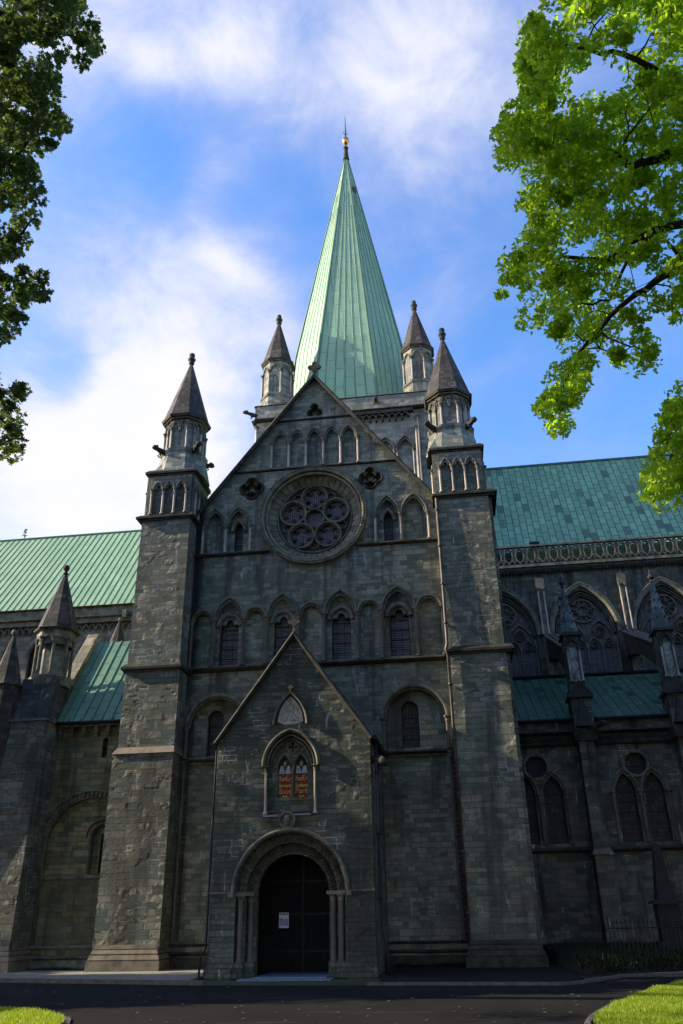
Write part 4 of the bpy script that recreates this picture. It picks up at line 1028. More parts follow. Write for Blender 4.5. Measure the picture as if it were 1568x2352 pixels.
for c in cen:
    mb = MB(fr_y(AY)[0]); mb.sweep(circle(c, 7.58, .53, 26), prof(.12, .07), closed=True)
    for s_ in (-1, 1): hood(mb, c+s_*.60, .55, 6.40, .98, .09, .10)
    t = mb.build('lancet_hood', TRIM, aw)
    for u in (c-1.16, c, c+1.16): column(t, (fr_y(AY)[0], (1, 0, 0), (0, -1, 0)), u, .08, 4.4, 6.45, .07, COLD)
for i, bx_ in enumerate((11.12, 15.3, 19.5, 23.7)):
    mb = MB(fr_y(AY)[0]); mb.box(bx_-.32, bx_+.32, 0, .8, 4.1, 8.5); mb.box(bx_-.36, bx_+.36, 0, 1.0, -.3, 3.9); mb.box(bx_-.45, bx_+.45, 0, 1.1, 3.9, 4.1, tu=.08, td=.08)
    bt = mb.build('aisle_buttress', ST_CHOIR, aw)
    mb = MB(fr_y(AY)[0]); mb.box(bx_-.46, bx_+.46, -.2, .95, 8.5, 8.95, tu=-.06, td=-.06); mb.build('corbelled_head', TRIM_D, bt)
    gargoyle(bt, (bx_+.3, AY-.9, 9.0), (.8, -.6, .05), .6)
    # pinnacle on the buttress
    px_ = bx_+.05; py_ = AY-.05
    mb = MB(((px_), py_, 0)); 
    mb.box(-.42, .42, -.6, .55, 9.0, 10.9); mb.box(-.33, .33, -.6, .40, 10.9, 13.35)
    pn = mb.build('pinnacle', ST_CHOIR, cath)
    mb = MB(((px_), py_, 0))
    mb.add([(-.55, -.5, 10.55), (0, -.5, 11.2), (.55, -.5, 10.55), (-.55, .72, 10.55), (0, .72, 11.2), (.55, .72, 10.55), (-.55, -.5, 10.42), (.55, -.5, 10.42), (-.55, .72, 10.42), (.55, .72, 10.42)],
           [(0, 1, 4, 3), (1, 2, 5, 4), (3, 4, 5, 9, 8), (0, 1, 2, 7, 6), (0, 3, 8, 6), (2, 5, 9, 7), (6, 7, 9, 8)])
    mb.add([(-.38, .58, 9.1), (.38, .58, 9.1), (.38, 1.0, 9.1), (-.38, 1.0, 9.1), (0, .6, 10.5)], [(0, 1, 4), (1, 2, 4), (2, 3, 4), (3, 0, 4), (0, 3, 2, 1)])
    hood(mb, 0, .26, 12.75, .42, .12, .50, 7, .40); hood(mb, 0, .36, 12.72, .54, .06, .46, 7, .40)
    mb.box(-.47, .47, -.66, .55, 13.35, 13.52, tu=.05, td=.05)
    mb.build('pinnacle_gablet', TRIM_D, pn)
    for q in (-.26, .26): column(pn, (((px_), py_, 0), (1, 0, 0), (0, -1, 0)), q, .46, 11.2, 12.78, .055, COLN)
    mb = MB(((px_), py_, 0)); mb.lathe([(.50, 13.5), (.44, 13.55), (.06, 15.9), (.05, 15.95)], 0, 0, 4 if False else 8, ph=PI/8)
    pc = mb.build('pinnacle_spire', stone('stone_slate', (.17, .18, .17), .4, .28, .3, .3, 1.6, .4) if i == 0 else bpy.data.materials['stone_slate'], pn)
    mb = MB(((px_), py_, 0)); mb.lathe([(.05, 15.8), (.10, 15.9), (.06, 16.0), (.15, 16.1), (.13, 16.2), (.05, 16.3), (.07, 16.38), (.02, 16.55)], 0, 0, 8)
    for e in range(8):                              # crockets up the edges
        a = PI/8+e*PI/4
        for z in (14.0, 14.45, 14.9, 15.35):
            r_ = .48-(z-13.5)*.17; q = Vector(((px_)+r_*math.cos(a), py_+r_*math.sin(a), z)); o_ = Vector((math.cos(a), math.sin(a), .3)); mb.tube([q, q+o_*.10, q+o_*.10+Z*.05], [.03, .045, .02], 5)
    mb.build('crockets', TRIM_D, pc)
    mb = MB(((px_), py_, 0)); mb.box(-.17, .17, .40, .415, 11.2, 12.78); mb.build('niche_panel', PLAST_S, pn)
    # flying buttress to the clerestory
    mb = MB((px_-.0, 0, 0), (0, 1, 0), (1, 0, 0))
    mb.add([(AY+.4, -.28, 13.0), (AY+.4, .28, 13.0), (FY, .28, 15.4), (FY, -.28, 15.4), (AY+.4, -.28, 11.8), (AY+.4, .28, 11.8), (AY+3.2, .28, 13.3), (AY+3.2, -.28, 13.3), (FY-.6, .28, 14.1), (FY-.6, -.28, 14.1), (FY, .28, 14.1), (FY, -.28, 14.1)],
           [(0, 1, 2, 3), (4, 7, 6, 5), (7, 9, 8, 6), (9, 11, 10, 8), (1, 5, 6, 8, 10, 2), (0, 3, 11, 9, 7, 4), (0, 4, 5, 1), (2, 10, 11, 3)])
    mb.build('flying_buttress', TRIM_D, cw)
    mb = MB((px_-.0, 0, 0), (0, 1, 0), (1, 0, 0))
    for q in (-.3, 0, .3): mb.tube([(px_+q, AY+.5, 13.1), (px_+q, FY-.1, 15.55)], .09, 6)
    mb.build('flyer_coping', TRIM, cw)

# ---- windows as objects: a thin stone or iron frame with its pane
for h in WINDOWS:
    O_, U_, N_ = h['frame']; L = h['loop']; dd = h['at']
    us = [u for u, z in L]; zs_ = [z for u, z in L]
    par = None
    host = {0.0: front}.get(round(O_.y, 2))
    if round(O_.y, 2) == 0.0: par = front
    elif abs(O_.y-CY0) < .01 and abs(O_.x) < .1: par = ch
    elif abs(O_.y-AY) < .01: par = aw
    elif abs(O_.y-12.6) < .01: par = nw
    else: par = cath
    if par is nw and (us[0] < -24): continue
    mb = MB(O_, U_, N_); mb.sweep(L, [(0, dd), (0, dd+.05), (-.035, dd+.05), (-.035, dd)], closed=True)
    z = min(zs_)+.35
    while z < max(zs_)-.3 and min(zs_) > 0:
        mb.box(min(us)+.01, max(us)-.01, dd+.01, dd+.03, z, z+.02); z += .42
    wo_ = mb.build('window', IRON, par)
    mb = MB(O_, U_, N_); mb.panel(L, dd); mb.build('pane', h['glass'], wo_)

# ================================================================== painted panels, notice, monument, railing
def letters():
    A = lambda cx, cz, rx, rz, a0, a1, n=6: [(cx+rx*math.cos(R(a0+(a1-a0)*i/n)), cz+rz*math.sin(R(a0+(a1-a0)*i/n))) for i in range(n+1)]
    return {
     'H': [[(.0, .0), (.12, .05), (.12, .95), (.0, .82)], [(.12, .5), (.3, .6), (.46, .5)], [(.54, 1.0), (.44, .9), (.46, .0), (.36, -.12)]],
     'a': [A(.25, .25, .22, .25, 60, 360), [(.47, .5), (.47, 0), (.55, .05)]],
     'r': [[(.1, 0), (.1, .5)], A(.3, .34, .18, .16, 150, 20)],
     'E': [A(.38, .72, .3, .25, 40, 260), A(.38, .25, .34, .27, 100, 330), [(.15, .48), (.5, .5)]],
     'e': [A(.25, .25, .22, .25, 0, 320), [(.05, .28), (.47, .28)]],
     'n': [[(.08, 0), (.08, .5)], A(.28, .3, .2, .2, 180, 0)+[(.48, 0)]],
     's': [A(.25, .38, .18, .12, 30, 250)+A(.25, .14, .18, .14, 80, -150)],
     'u': [[(.08, .5), (.08, .15)]+A(.28, .18, .2, .18, 180, 360)+[(.48, .5)], [(.48, .2), (.48, 0)]],
     'ù': [[(.08, .5), (.08, .15)]+A(.28, .18, .2, .18, 180, 360)+[(.48, .5)], [(.48, .2), (.48, 0)], [(.2, .78), (.32, .64)]],
     'i': [[(.15, .5), (.15, 0), (.25, .04)], [(.13, .72), (.17, .76)]],
     'm': [[(.06, 0), (.06, .5)], A(.2, .33, .14, .17, 180, 0)+[(.34, 0)], A(.48, .33, .14, .17, 180, 0)+[(.62, 0)]],
     'l': [[(.12, .95), (.12, .05), (.25, .0)]],
     'P': [[(.0, -.05), (.15, .1), (.15, .95), (-.02, .85)], A(.22, .68, .32, .27, 120, -110)],
     'o': [A(.25, .25, .2, .25, 0, 360, 9)],
     't': [[(.2, .8), (.2, .1), (.35, 0)], [(.02, .52), (.42, .56)]]}
GL = letters(); WID = dict(H=.62, a=.6, r=.48, E=.78, e=.55, n=.58, s=.5, u=.6, m=.72, l=.3, P=.62, o=.56, t=.48, i=.32); WID['ù'] = .6
def painted_panel(c, lines, label):
    t = empty('painted_panel', (c, -PY+.30, 5.4), label, 'painted sign', 'red lettered panels in the porch niche')
    d = PY-.31
    mb = MB(); mb.box(c-.235, c+.235, d-.02, d+.03, 5.41, 6.14)
    keep(mb.build('board', RED, None), t)
    mb = MB()
    for i, s_ in enumerate(lines):
        tot = sum(WID[x] for x in s_); k = min(.42/tot, .20); z = 5.94-.205*i; u = c-tot*k/2
        for x in s_:
            for st in GL[x]:
                mb.sweep([(u+a*k, z+b*min(k*1.15, .18)) for a, b in st], [(-.011, d+.030), (-.011, d+.036), (.011, d+.036), (.011, d+.030)])
            u += WID[x]*k
    mb.prism([(c-.10, 5.43), (c-.05, 5.47), (c, 5.44), (c+.05, 5.47), (c+.10, 5.43), (c+.05, 5.42), (c-.05, 5.42)], d+.03, d+.036)
    keep(mb.build('lettering', YEL, None), t)
    mb = MB()
    for s_ in (-1, 1):                              # folded feathered wings and ruff
        mb.prism([(c, 6.16), (c+s_*.20, 6.15), (c+s_*.175, 6.30), (c+s_*.15, 6.42), (c+s_*.08, 6.40), (c+s_*.03, 6.30)], d-.02, d+.05)
        for k in range(4): mb.prism([(c+s_*(.03+.045*k), 6.16), (c+s_*(.065+.045*k), 6.16), (c+s_*(.05+.04*k), 6.34)], d+.05, d+.065)
    keep(mb.build('wings', WHT, None), t)
    mb = MB(); mb.lathe([(.001, 6.36), (.035, 6.38), (.058, 6.44), (.06, 6.50), (.045, 6.55), (.001, 6.57)], c, d+.03, 10)
    keep(mb.build('head', SKIN, None, True), t)
painted_panel(-.31, ['HarEr', 'Herrens', 'Hùùs'], 'red board reading HarEr Herrens Hùùs under a winged head, left light of porch niche')
painted_panel(.25, ['HarEr', 'Himlens', 'Port'], 'red board reading HarEr Himlens Port under a winged head, right light of porch niche')
t = empty('notice', (-.37, -2.2, 1.6), 'small white paper notice pinned on the dark church door', 'notice')
NX, NZ, ND = -.70, 1.75, 2.18
mb = MB(); mb.box(NX-.165, NX+.165, ND, ND+.006, NZ-.23, NZ+.23); keep(mb.build('paper', plain('paper', (.80, .78, .84), .6, 0, 4, .1, 0), None), t)
mb = MB(); mb.box(NX-.15, NX+.15, ND+.006, ND+.009, NZ+.165, NZ+.205); keep(mb.build('heading', plain('orange_ink', (.35, .16, .08), .6), None), t)
mb = MB(); mb.prism([(NX-.15, NZ-.17), (NX+.15, NZ-.17), (NX+.15, NZ+.02), (NX+.09, NZ+.06), (NX, NZ+.02), (NX-.08, NZ+.08), (NX-.15, NZ+.05)], ND+.006, ND+.009); mb.box(NX-.12, NX, ND+.009, ND+.011, NZ-.13, NZ-.07)
keep(mb.build('picture', plain('violet_ink', (.45, .45, .60), .6), None), t)

# ground level
GZ = .2
ob = empty('obelisk_monument', (12.3, .2, .6), 'dark stone obelisk on a square pedestal in front of the choir wall', 'monument')
mb = MB((12.2, .2, 0)); mb.box(-.30, .30, -.30, .30, 2.14, 3.92, tu=.19, td=.19); mb.add([(-.11, -.11, 3.92), (.11, -.11, 3.92), (.11, .11, 3.92), (-.11, .11, 3.92), (0, 0, 4.02)], [(0, 1, 4), (1, 2, 4), (2, 3, 4), (3, 0, 4), (0, 3, 2, 1)])
DK = plain('dark_granite', (.012, .012, .013), .7, 0, 6, .4, .2)
keep(mb.build('shaft', DK, None), ob)
mb = MB((12.2, .2, 0)); mb.box(-.5, .5, -.5, .5, 2.04, 2.14, tu=.05, td=.05); mb.box(-.36, .36, -.36, .36, .9, 2.04); mb.box(-.5, .5, -.5, .5, .3, .9, tu=.04, td=.04)
mb.prism(circle(0, 1.5, .18, 16), .36, .40); keep(mb.build('pedestal', DK, None), ob)
ra_ = empty('iron_railing', (11, -1.8, .3), 'black spiked iron railing around the monument on the grass bank', 'railing')
mb = MB(); mb.tube([(9.9, -1.7, 1.35), (14.5, -1.2, 1.35)], .02, 5); mb.tube([(9.9, -1.7, .55), (14.5, -1.2, .55)], .02, 5); keep(mb.build('rail', IRON, None), ra_)
mb = MB()
for k in range(34):
    f_ = k/33; x = 9.9+4.6*f_; y = -1.7+.5*f_; h_ = 1.62+(.12 if k % 6 == 0 else 0); mb.tube([(x, y, .3), (x, y, h_-.12), (x, y, h_-.09), (x, y, h_)], [.014, .014, .03, .003], 5)
keep(mb.build('spiked_bars', IRON, None), ra_)

# ---- ground, road, pavement, kerbs, lawns
def sheet(name, pts, z, mat, hgt=None):
    mb = MB()
    if hgt is None: mb.raw([(x, y, z) for x, y in pts], [tuple(range(len(pts)))])
    else:
        n_ = len(pts); mb.raw([(x, y, z) for x, y in pts]+[(x, y, z+hgt) for x, y in pts], [tuple(range(n_))[::-1], tuple(range(n_, 2*n_))]+[(i, (i+1) % n_, n_+(i+1) % n_, n_+i) for i in range(n_)])
    o = mb.build(name, mat); o['kind'] = 'structure'; return o
sheet('ground', [(-1500, -1500), (1500, -1500), (1500, 1500), (-1500, 1500)], GZ-.02, plain('park_ground', (.045, .06, .02), .95, 0, .4, .4, .3))
sheet('road', [(-80, -30), (80, -30), (80, -4.6), (9.6, -5.0), (7.9, -7.6), (2.6, -7.15), (-2.0, -6.75), (-9, -5.0), (-80, -2.6)], GZ+.0, ASPH)
def curve_strip(pts, w):
    L, Rr = [], []
    for i, p in enumerate(pts):
        a = Vector(pts[max(i-1, 0)]); b = Vector(pts[min(i+1, len(pts)-1)]); t = (b-a).normalized(); n_ = Vector((-t.y, t.x))
        L.append(tuple(Vector(p)+n_*w/2)); Rr.append(tuple(Vector(p)-n_*w/2))
    return L+Rr[::-1]
pave = [(-80, -2.6), (-9, -5.0), (-2.0, -6.75), (2.6, -7.15), (7.9, -7.6), (9.6, -5.0), (80, -4.6), (80, 7), (-80, 7)]
def strip_quads(name, pts, w, z, hgt, mat):
    mb = MB()
    P = curve_strip(pts, w); n_ = len(pts); A = P[:n_]; B = P[n_:][::-1]
    for i in range(n_-1):
        q = [A[i], A[i+1], B[i+1], B[i]]
        mb.raw([(x, y, z) for x, y in q]+[(x, y, z+hgt) for x, y in q], [(3, 2, 1, 0), (4, 5, 6, 7), (0, 1, 5, 4), (1, 2, 6, 5), (2, 3, 7, 6), (3, 0, 4, 7)])
    o = mb.build(name, mat); o['kind'] = 'structure'; return o
sheet('pavement', [(-80, -2.6), (-9, -5.0), (-2.9, -6.5), (-2.9, 2), (-80, 2)], GZ-.01, GRAVEL, .06)
sheet('pavement', [(2.9, -7.0), (7.9, -7.5), (8.4, -6.2), (8.4, 2), (2.9, 2)], GZ-.01, ASPH, .07)
strip_quads('kerb', [(-40, -4.0), (-20, -4.4), (-9, -5.05), (-5, -6.0), (-2.0, -6.75)], .16, GZ-.05, .16, SLABM)
strip_quads('kerb', [(2.6, -7.15), (5, -7.35), (7.6, -7.62), (8.1, -7.3), (8.6, -6.6), (9.6, -5.0), (12, -4.0), (20, -3.4), (40, -3)], .14, GZ-.05, .12, SLABM)
mh = MB(); mh.frame((3.6, -9.9, 0)); mh.lathe([(.33, GZ+.001), (.33, GZ+.012), (.30, GZ+.012), (.29, GZ+.006)], 0, 0, 24); tag(mh.build('manhole_cover', IRON), 'round iron manhole cover set in the dark road', 'manhole cover')
# lawns
lawnL = [(-60, -7.5), (-12, -11.3), (-7, -12.4), (-4.56, -13.15), (-3.25, -13.9), (-2.4, -14.8), (-2.0, -15.6), (-1.6, -17), (-1.9, -22), (-3, -28), (-60, -28)]
lawnR = [(7.35, -15.6), (7.55, -14.6), (8.15, -12.75), (9.56, -9.4), (10.7, -7.4), (13, -6.2), (30, -5.6), (60, -5.4), (60, -28), (8.6, -28), (7.6, -22), (7.3, -18)]
bank = [(8.7, -4.6), (9.6, -4.2), (12, -3.4), (40, -2.6), (40, 5.9), (8.2, 5.9), (8.2, -1)]
sheet('lawn_soil', lawnL, GZ-.02, SOIL, .07); sheet('lawn_soil', lawnR, GZ-.02, SOIL, .07)
mb = MB(); n_ = len(bank); top = [(8.9, -2.6), (9.8, -2.4), (12, -2.2), (40, -1.4), (40, 5.95), (8.3, 5.95), (8.3, -1)]
mb.raw([(x, y, GZ-.02) for x, y in bank]+[(x, y, GZ+.42) for x, y in top], [tuple(range(n_, 2*n_))]+[(i, (i+1) % n_, n_+(i+1) % n_, n_+i) for i in range(n_)])
bk = mb.build('grass_bank', SOIL); bk['kind'] = 'structure'
strip_quads('kerb', [(7.2, -18), (7.25, -15.6), (7.45, -14.6), (8.05, -12.75), (9.46, -9.4), (10.6, -7.3)], .10, GZ-.05, .08, SLABM)
strip_quads('kerb', [(-12, -11.2), (-7, -12.3), (-4.5, -13.05), (-3.2, -13.8), (-2.3, -14.75), (-1.95, -15.6)], .10, GZ-.05, .08, SLABM)
def inside(poly, x, y):
    c = np.zeros(x.shape, bool); n_ = len(poly)
    for i in range(n_):
        (xa, ya), (xb, yb) = poly[i], poly[(i+1) % n_]
        c ^= ((ya > y) != (yb > y)) & (x < (xb-xa)*(y-ya)/((yb-ya)+1e-12)+xa)
    return c
def grass(name, poly, box, n_, z, h, mat, label, w=.009, z1=None):
    x = rng.uniform(box[0], box[1], n_); y = rng.uniform(box[2], box[3], n_); k = inside(poly, x, y); x = x[k]; y = y[k]; n_ = len(x)
    a = rng.uniform(0, 2*PI, n_); hh = h*rng.uniform(.45, 1.25, n_)*(1+.35*np.sin(x*3.1+y*2.3)); le = rng.uniform(.1, .8, n_)*hh; b = rng.uniform(0, 2*PI, n_)
    if z1 is not None: z = z+(z1-z)*rng.uniform(0, 1, n_)
    else: z = np.full(n_, z)
    dxx, dyy = np.cos(a)*w, np.sin(a)*w; V = np.zeros((n_, 3, 3))
    V[:, 0] = np.c_[x-dxx, y-dyy, z]; V[:, 1] = np.c_[x+dxx, y+dyy, z]; V[:, 2] = np.c_[x+np.cos(b)*le, y+np.sin(b)*le, z+hh]
    me = bpy.data.meshes.new(name); me.vertices.add(n_*3); me.vertices.foreach_set('co', V.reshape(-1)); me.loops.add(n_*3); me.loops.foreach_set('vertex_index', np.arange(n_*3))
    me.polygons.add(n_); me.polygons.foreach_set('loop_start', np.arange(0, n_*3, 3)); me.update(); me.materials.append(mat)
    o = bpy.data.objects.new(name, me); C.objects.link(o); o['kind'] = 'stuff'; o['label'] = label; o['category'] = 'grass'
grass('grass', lawnL, (-12, -1.5, -19, -11), 150000, GZ+.05, .06, GRASSM, 'bright sunlit mown grass at the left road corner')
grass('grass', lawnR, (7.2, 16, -19, -6), 190000, GZ+.05, .06, GRASSM, 'bright sunlit mown grass at the right road corner')
grass('grass', [(8.7, -4.5), (9.6, -4.1), (12, -3.3), (20, -3), (20, -1.6), (9.8, -2.2), (8.6, -2.0)], (8.3, 18, -4.6, -1.5), 26000, GZ, .16, GRASSD, 'grass coloured dark for shade on the slope above the right kerb', .014, GZ+.40)
grass('grass', top, (8.3, 18, -2.6, 5), 30000, GZ+.42, .14, GRASSD, 'grass coloured dark for shade on the bank beside the choir', .015)

# fallen leaves on the road and grass, weeds along the wall foot
def litter(n_, box, z, size, mat, label):
    r_ = np.random.default_rng(77); P = np.c_[r_.uniform(box[0], box[1], n_), r_.uniform(box[2], box[3], n_), np.full(n_, z)]; V = []
    for i in range(n_):
        a = r_.uniform(0, 2*PI); q = size*r_.uniform(.5, 1.2)
        for j, (u, v) in enumerate(((0, -.5), (.35, 0), (0, .55), (-.35, 0))): V.append((P[i, 0]+(u*math.cos(a)-v*math.sin(a))*q, P[i, 1]+(u*math.sin(a)+v*math.cos(a))*q, z+.004+r_.uniform(0, .02)))
    me = bpy.data.meshes.new('fallen_leaves'); me.from_pydata(V, [], [(4*i, 4*i+1, 4*i+2, 4*i+3) for i in range(n_)]); me.materials.append(mat)
    o = bpy.data.objects.new('fallen_leaves', me); C.objects.link(o); o['kind'] = 'stuff'; o['label'] = label; o['category'] = 'leaves'
litter(420, (-13, 14, -17, -5.2), GZ+.004, .11, plain('dry_leaf', (.10, .075, .03), .8, 0, 3, .5, 0), 'scattered fallen leaves on the dark road')
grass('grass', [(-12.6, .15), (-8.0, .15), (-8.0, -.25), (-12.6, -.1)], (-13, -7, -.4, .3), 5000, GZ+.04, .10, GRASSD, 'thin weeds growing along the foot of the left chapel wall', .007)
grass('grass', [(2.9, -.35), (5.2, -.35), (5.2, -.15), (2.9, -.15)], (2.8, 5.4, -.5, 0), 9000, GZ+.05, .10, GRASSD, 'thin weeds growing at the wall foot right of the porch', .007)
# ================================================================== trees
def leaves(name, centers, radii, per, size, mat, parent, lobes=5, flat=.6, seed=1):
    r_ = np.random.default_rng(seed); centers = np.array(centers); radii = np.array(radii)
    idx = np.repeat(np.arange(len(centers)), per); n_ = len(idx)
    d = r_.normal(size=(n_, 3)); d /= np.linalg.norm(d, axis=1)[:, None]
    rad = radii[idx]*r_.uniform(.25, 1.0, n_)**.6
    P = centers[idx]+d*rad[:, None]*np.array([1, 1, .75])
    nrm = r_.normal(size=(n_, 3)); nrm[:, 2] = np.abs(nrm[:, 2])+flat; nrm /= np.linalg.norm(nrm, axis=1)[:, None]
    t = np.cross(nrm, r_.normal(size=(n_, 3))); t /= np.linalg.norm(t, axis=1)[:, None]; b = np.cross(nrm, t)
    s_ = size*r_.uniform(.6, 1.25, n_)
    if lobes == 5: shape = np.array([(0, -.5), (.18, -.28), (.5, -.15), (.28, .02), (.42, .32), (.14, .22), (0, .55), (-.14, .22), (-.42, .32), (-.28, .02), (-.5, -.15), (-.18, -.28)])
    else: shape = np.array([(0, -.55), (.12, -.25), (.28, -.05), (.17, .08), (.30, .30), (.10, .38), (0, .55), (-.10, .38), (-.30, .30), (-.17, .08), (-.28, -.05), (-.12, -.25)])
    m = len(shape)
    V = P[:, None, :]+(t[:, None, :]*shape[None, :, :1]+b[:, None, :]*shape[None, :, 1:])*s_[:, None, None]
    V += nrm[:, None, :]*(np.abs(shape[None, :, :1])*.45*s_[:, None, None]*r_.uniform(-.3, 1, n_)[:, None, None])
    me = bpy.data.meshes.new(name); me.vertices.add(n_*m); me.vertices.foreach_set('co', V.reshape(-1).astype(np.float32))
    me.loops.add(n_*m); me.loops.foreach_set('vertex_index', np.arange(n_*m, dtype=np.int32)); me.polygons.add(n_); me.polygons.foreach_set('loop_start', np.arange(0, n_*m, m, dtype=np.int32))
    me.update(); me.validate(); me.materials.append(mat)
    o = bpy.data.objects.new(name, me); C.objects.link(o); 
    if parent: o.parent = parent; o.matrix_parent_inverse = Matrix.Translation(-parent.location)
    return o
def wig(p, q, n_=5, amp=.08):
    p = Vector(p); q = Vector(q); L = (q-p).length; out = []
    for i in range(n_+1):
        f_ = i/n_; o_ = Vector((random.uniform(-1, 1), random.uniform(-1, 1), random.uniform(-1, 1)))*amp*L*math.sin(PI*f_)
        out.append(p.lerp(q, f_)+o_-Z*.0)
    return out
def tree(name, label, base, trunk_top, limbs, clusters, radii, per, size, mat, lobes, rad0, seed, group=None, flat=.6, twig=.022):
    t = empty(name, base, label, 'tree', group)
    mb = MB(); P = wig(base, trunk_top, 6, .02); N = len(P)
    mb.tube(P, [rad0*(1.35 if i == 0 else 1-.45*i/N) for i in range(N)], 12)
    o = mb.build('trunk', BARK, None, True); o.parent = t; o.matrix_parent_inverse = Matrix.Translation(-Vector(base))
    mb = MB(); nodes = []
    for L in limbs:
        pts = []; 
        for a, b in zip(L['p'], L['p'][1:]): pts += wig(a, b, 4, .05)[:-1]
        pts.append(Vector(L['p'][-1])); n_ = len(pts)
        mb.tube(pts, [L['r0']+(L['r1']-L['r0'])*i/(n_-1) for i in range(n_)], 8)
        nodes += [(p, L['r0']+(L['r1']-L['r0'])*i/(n_-1)) for i, p in enumerate(pts) if i > 0]
    NP = np.array([n_[0][:] for n_ in nodes])
    for c in clusters:                               # every leaf clump hangs on a twig from the nearest limb or twig
        c = Vector(c); dd = np.linalg.norm(NP-np.array(c), axis=1); j = int(dd.argmin()); q = nodes[j][0]
        r_ = min(nodes[j][1]*.7, twig*(.6+dd[j]*.25))
        W_ = wig(q, c, 4, .10); mb.tube(W_, [r_, r_*.9, r_*.75, r_*.55, r_*.3], 5)
        nodes += [(W_[2], r_*.8), (W_[3], r_*.6)]; NP = np.vstack([NP, np.array(W_[2])[None], np.array(W_[3])[None]])
    o = mb.build('limbs', BARK, None, True); o.parent = t; o.matrix_parent_inverse = Matrix.Translation(-Vector(base))
    leaves('crown', clusters, radii, per, size, mat, t, lobes, flat, seed)
    return t
def in_poly(poly, n_, seed):
    r_ = random.Random(seed); xs = [p[0] for p in poly]; ys = [p[1] for p in poly]; out = []
    while len(out) < n_:
        x, y = r_.uniform(min(xs), max(xs)), r_.uniform(min(ys), max(ys))
        if inside(poly, np.array([x]), np.array([y]))[0]: out.append((x, y, r_.random()))
    return out
# right-hand oak: its trunk stands just outside the frame
polyR = [[(1640, -60), (1300, -60), (1240, 30), (1225, 60), (1195, 110), (1200, 190), (1230, 215), (1165, 250), (1145, 330), (1165, 370), (1215, 380), (1200, 440), (1230, 500), (1180, 560), (1165, 640), (1215, 660), (1215, 735), (1275, 750), (1270, 850), (1240, 940), (1290, 970), (1345, 860), (1400, 760), (1470, 850), (1500, 800), (1480, 700), (1560, 740), (1640, 760)],
         [(1640, 870), (1555, 890), (1520, 980), (1490, 1070), (1490, 1150), (1530, 1150), (1575, 1160), (1640, 1190)],
         [(1500, 840), (1440, 790), (1400, 780), (1420, 850)],
         [(1165, 295), (1200, 280), (1290, 290), (1270, 375), (1180, 360), (1158, 335)], [(1232, 930), (1262, 900), (1330, 890), (1310, 970), (1290, 992), (1240, 975)], [(1165, 640), (1180, 575), (1240, 570), (1220, 650), (1150, 680)], [(1180, 115), (1240, 70), (1290, 150), (1220, 230)]]
cl = []; rd = []
gaps = [(1350, 440, 14), (1250, 420, 12), (1460, 450, 12), (1350, 160, 14), (1540, 650, 16), (1360, 560, 12), (1210, 600, 10), (1310, 720, 14), (1500, 280, 10), (1360, 60, 12), (1405, 165, 40), (1330, 205, 26), (1490, 90, 30), (1325, 580, 26), (1270, 480, 16), (1480, 640, 30), (1395, 690, 24), (1300, 250, 16), (1530, 560, 20), (1290, 60, 18), (1420, 470, 16), (1450, 800, 20)]
for pi_, (poly, n_) in enumerate(zip(polyR, (560, 74, 14, 22, 14, 10, 16))):
    for (x, y, f_) in in_poly(poly, n_, 11+pi_):
        if any(math.hypot(x-a, y-b) < c_*1.45 for a, b, c_ in gaps): continue
        dist = 12.5+f_*5.5; p = at(x, y, dist); cl.append(tuple(p)); rd.append(random.uniform(.12, .34))
r2 = random.Random(5)
for _ in range(260):                                  # the rest of the crown, right of the frame
    x = r2.uniform(1640, 2600); y = r2.uniform(-500, 1150); cl.append(tuple(at(x, y, r2.uniform(12.5, 19)))); rd.append(r2.uniform(.35, .6))
rb = Vector((16.2, -19.5, GZ)); hub = [at(1900, 900, 16), at(1850, 600, 15.5), at(1800, 300, 15.5), at(1750, 50, 16)]
lim = [dict(p=[hub[0], at(1700, 640, 15.2), at(1568, 600, 15), at(1500, 650, 14.6), at(1430, 700, 14.4), at(1330, 810, 14.2), at(1275, 930, 14.2)], r0=0.102, r1=0.014),
       dict(p=[hub[1], at(1650, 500, 15), at(1500, 530, 14.6), at(1390, 600, 14.4), at(1290, 590, 14.3), at(1180, 640, 14.2)], r0=0.096, r1=0.010),
       dict(p=[at(1500, 530, 14.6), at(1440, 600, 14.2), at(1400, 690, 14.1), at(1320, 700, 14.0)], r0=0.036, r1=0.014),
       dict(p=[hub[2], at(1620, 340, 15), at(1530, 355, 14.4), at(1450, 385, 14.1), at(1380, 335, 14), at(1280, 315, 13.9), at(1190, 330, 13.9)], r0=0.102, r1=0.014),
       dict(p=[hub[2], at(1660, 190, 15), at(1540, 180, 14.6), at(1430, 125, 14.4), at(1330, 110, 14.2), at(1240, 90, 14.1)], r0=0.084, r1=0.010),
       dict(p=[hub[3], at(1600, 20, 15.2), at(1450, -10, 15), at(1330, 20, 15)], r0=0.072, r1=0.014),
       dict(p=[hub[0], at(1720, 900, 15.5), at(1600, 960, 15), at(1540, 1050, 14.8), at(1520, 1130, 14.8)], r0=0.060, r1=0.010)]
lim.append(dict(p=[tuple(rb+Vector((0, 0, 6))), hub[0], hub[1], hub[2], hub[3]], r0=.34, r1=.14))
tree('oak_tree', 'leafy oak with bright sunlit green crown reaching in from the right', rb, tuple(rb+Vector((0, 0, 6.2))), lim, cl, rd, 86, .105, LEAF_R, 7, .48, 3, None, .05)
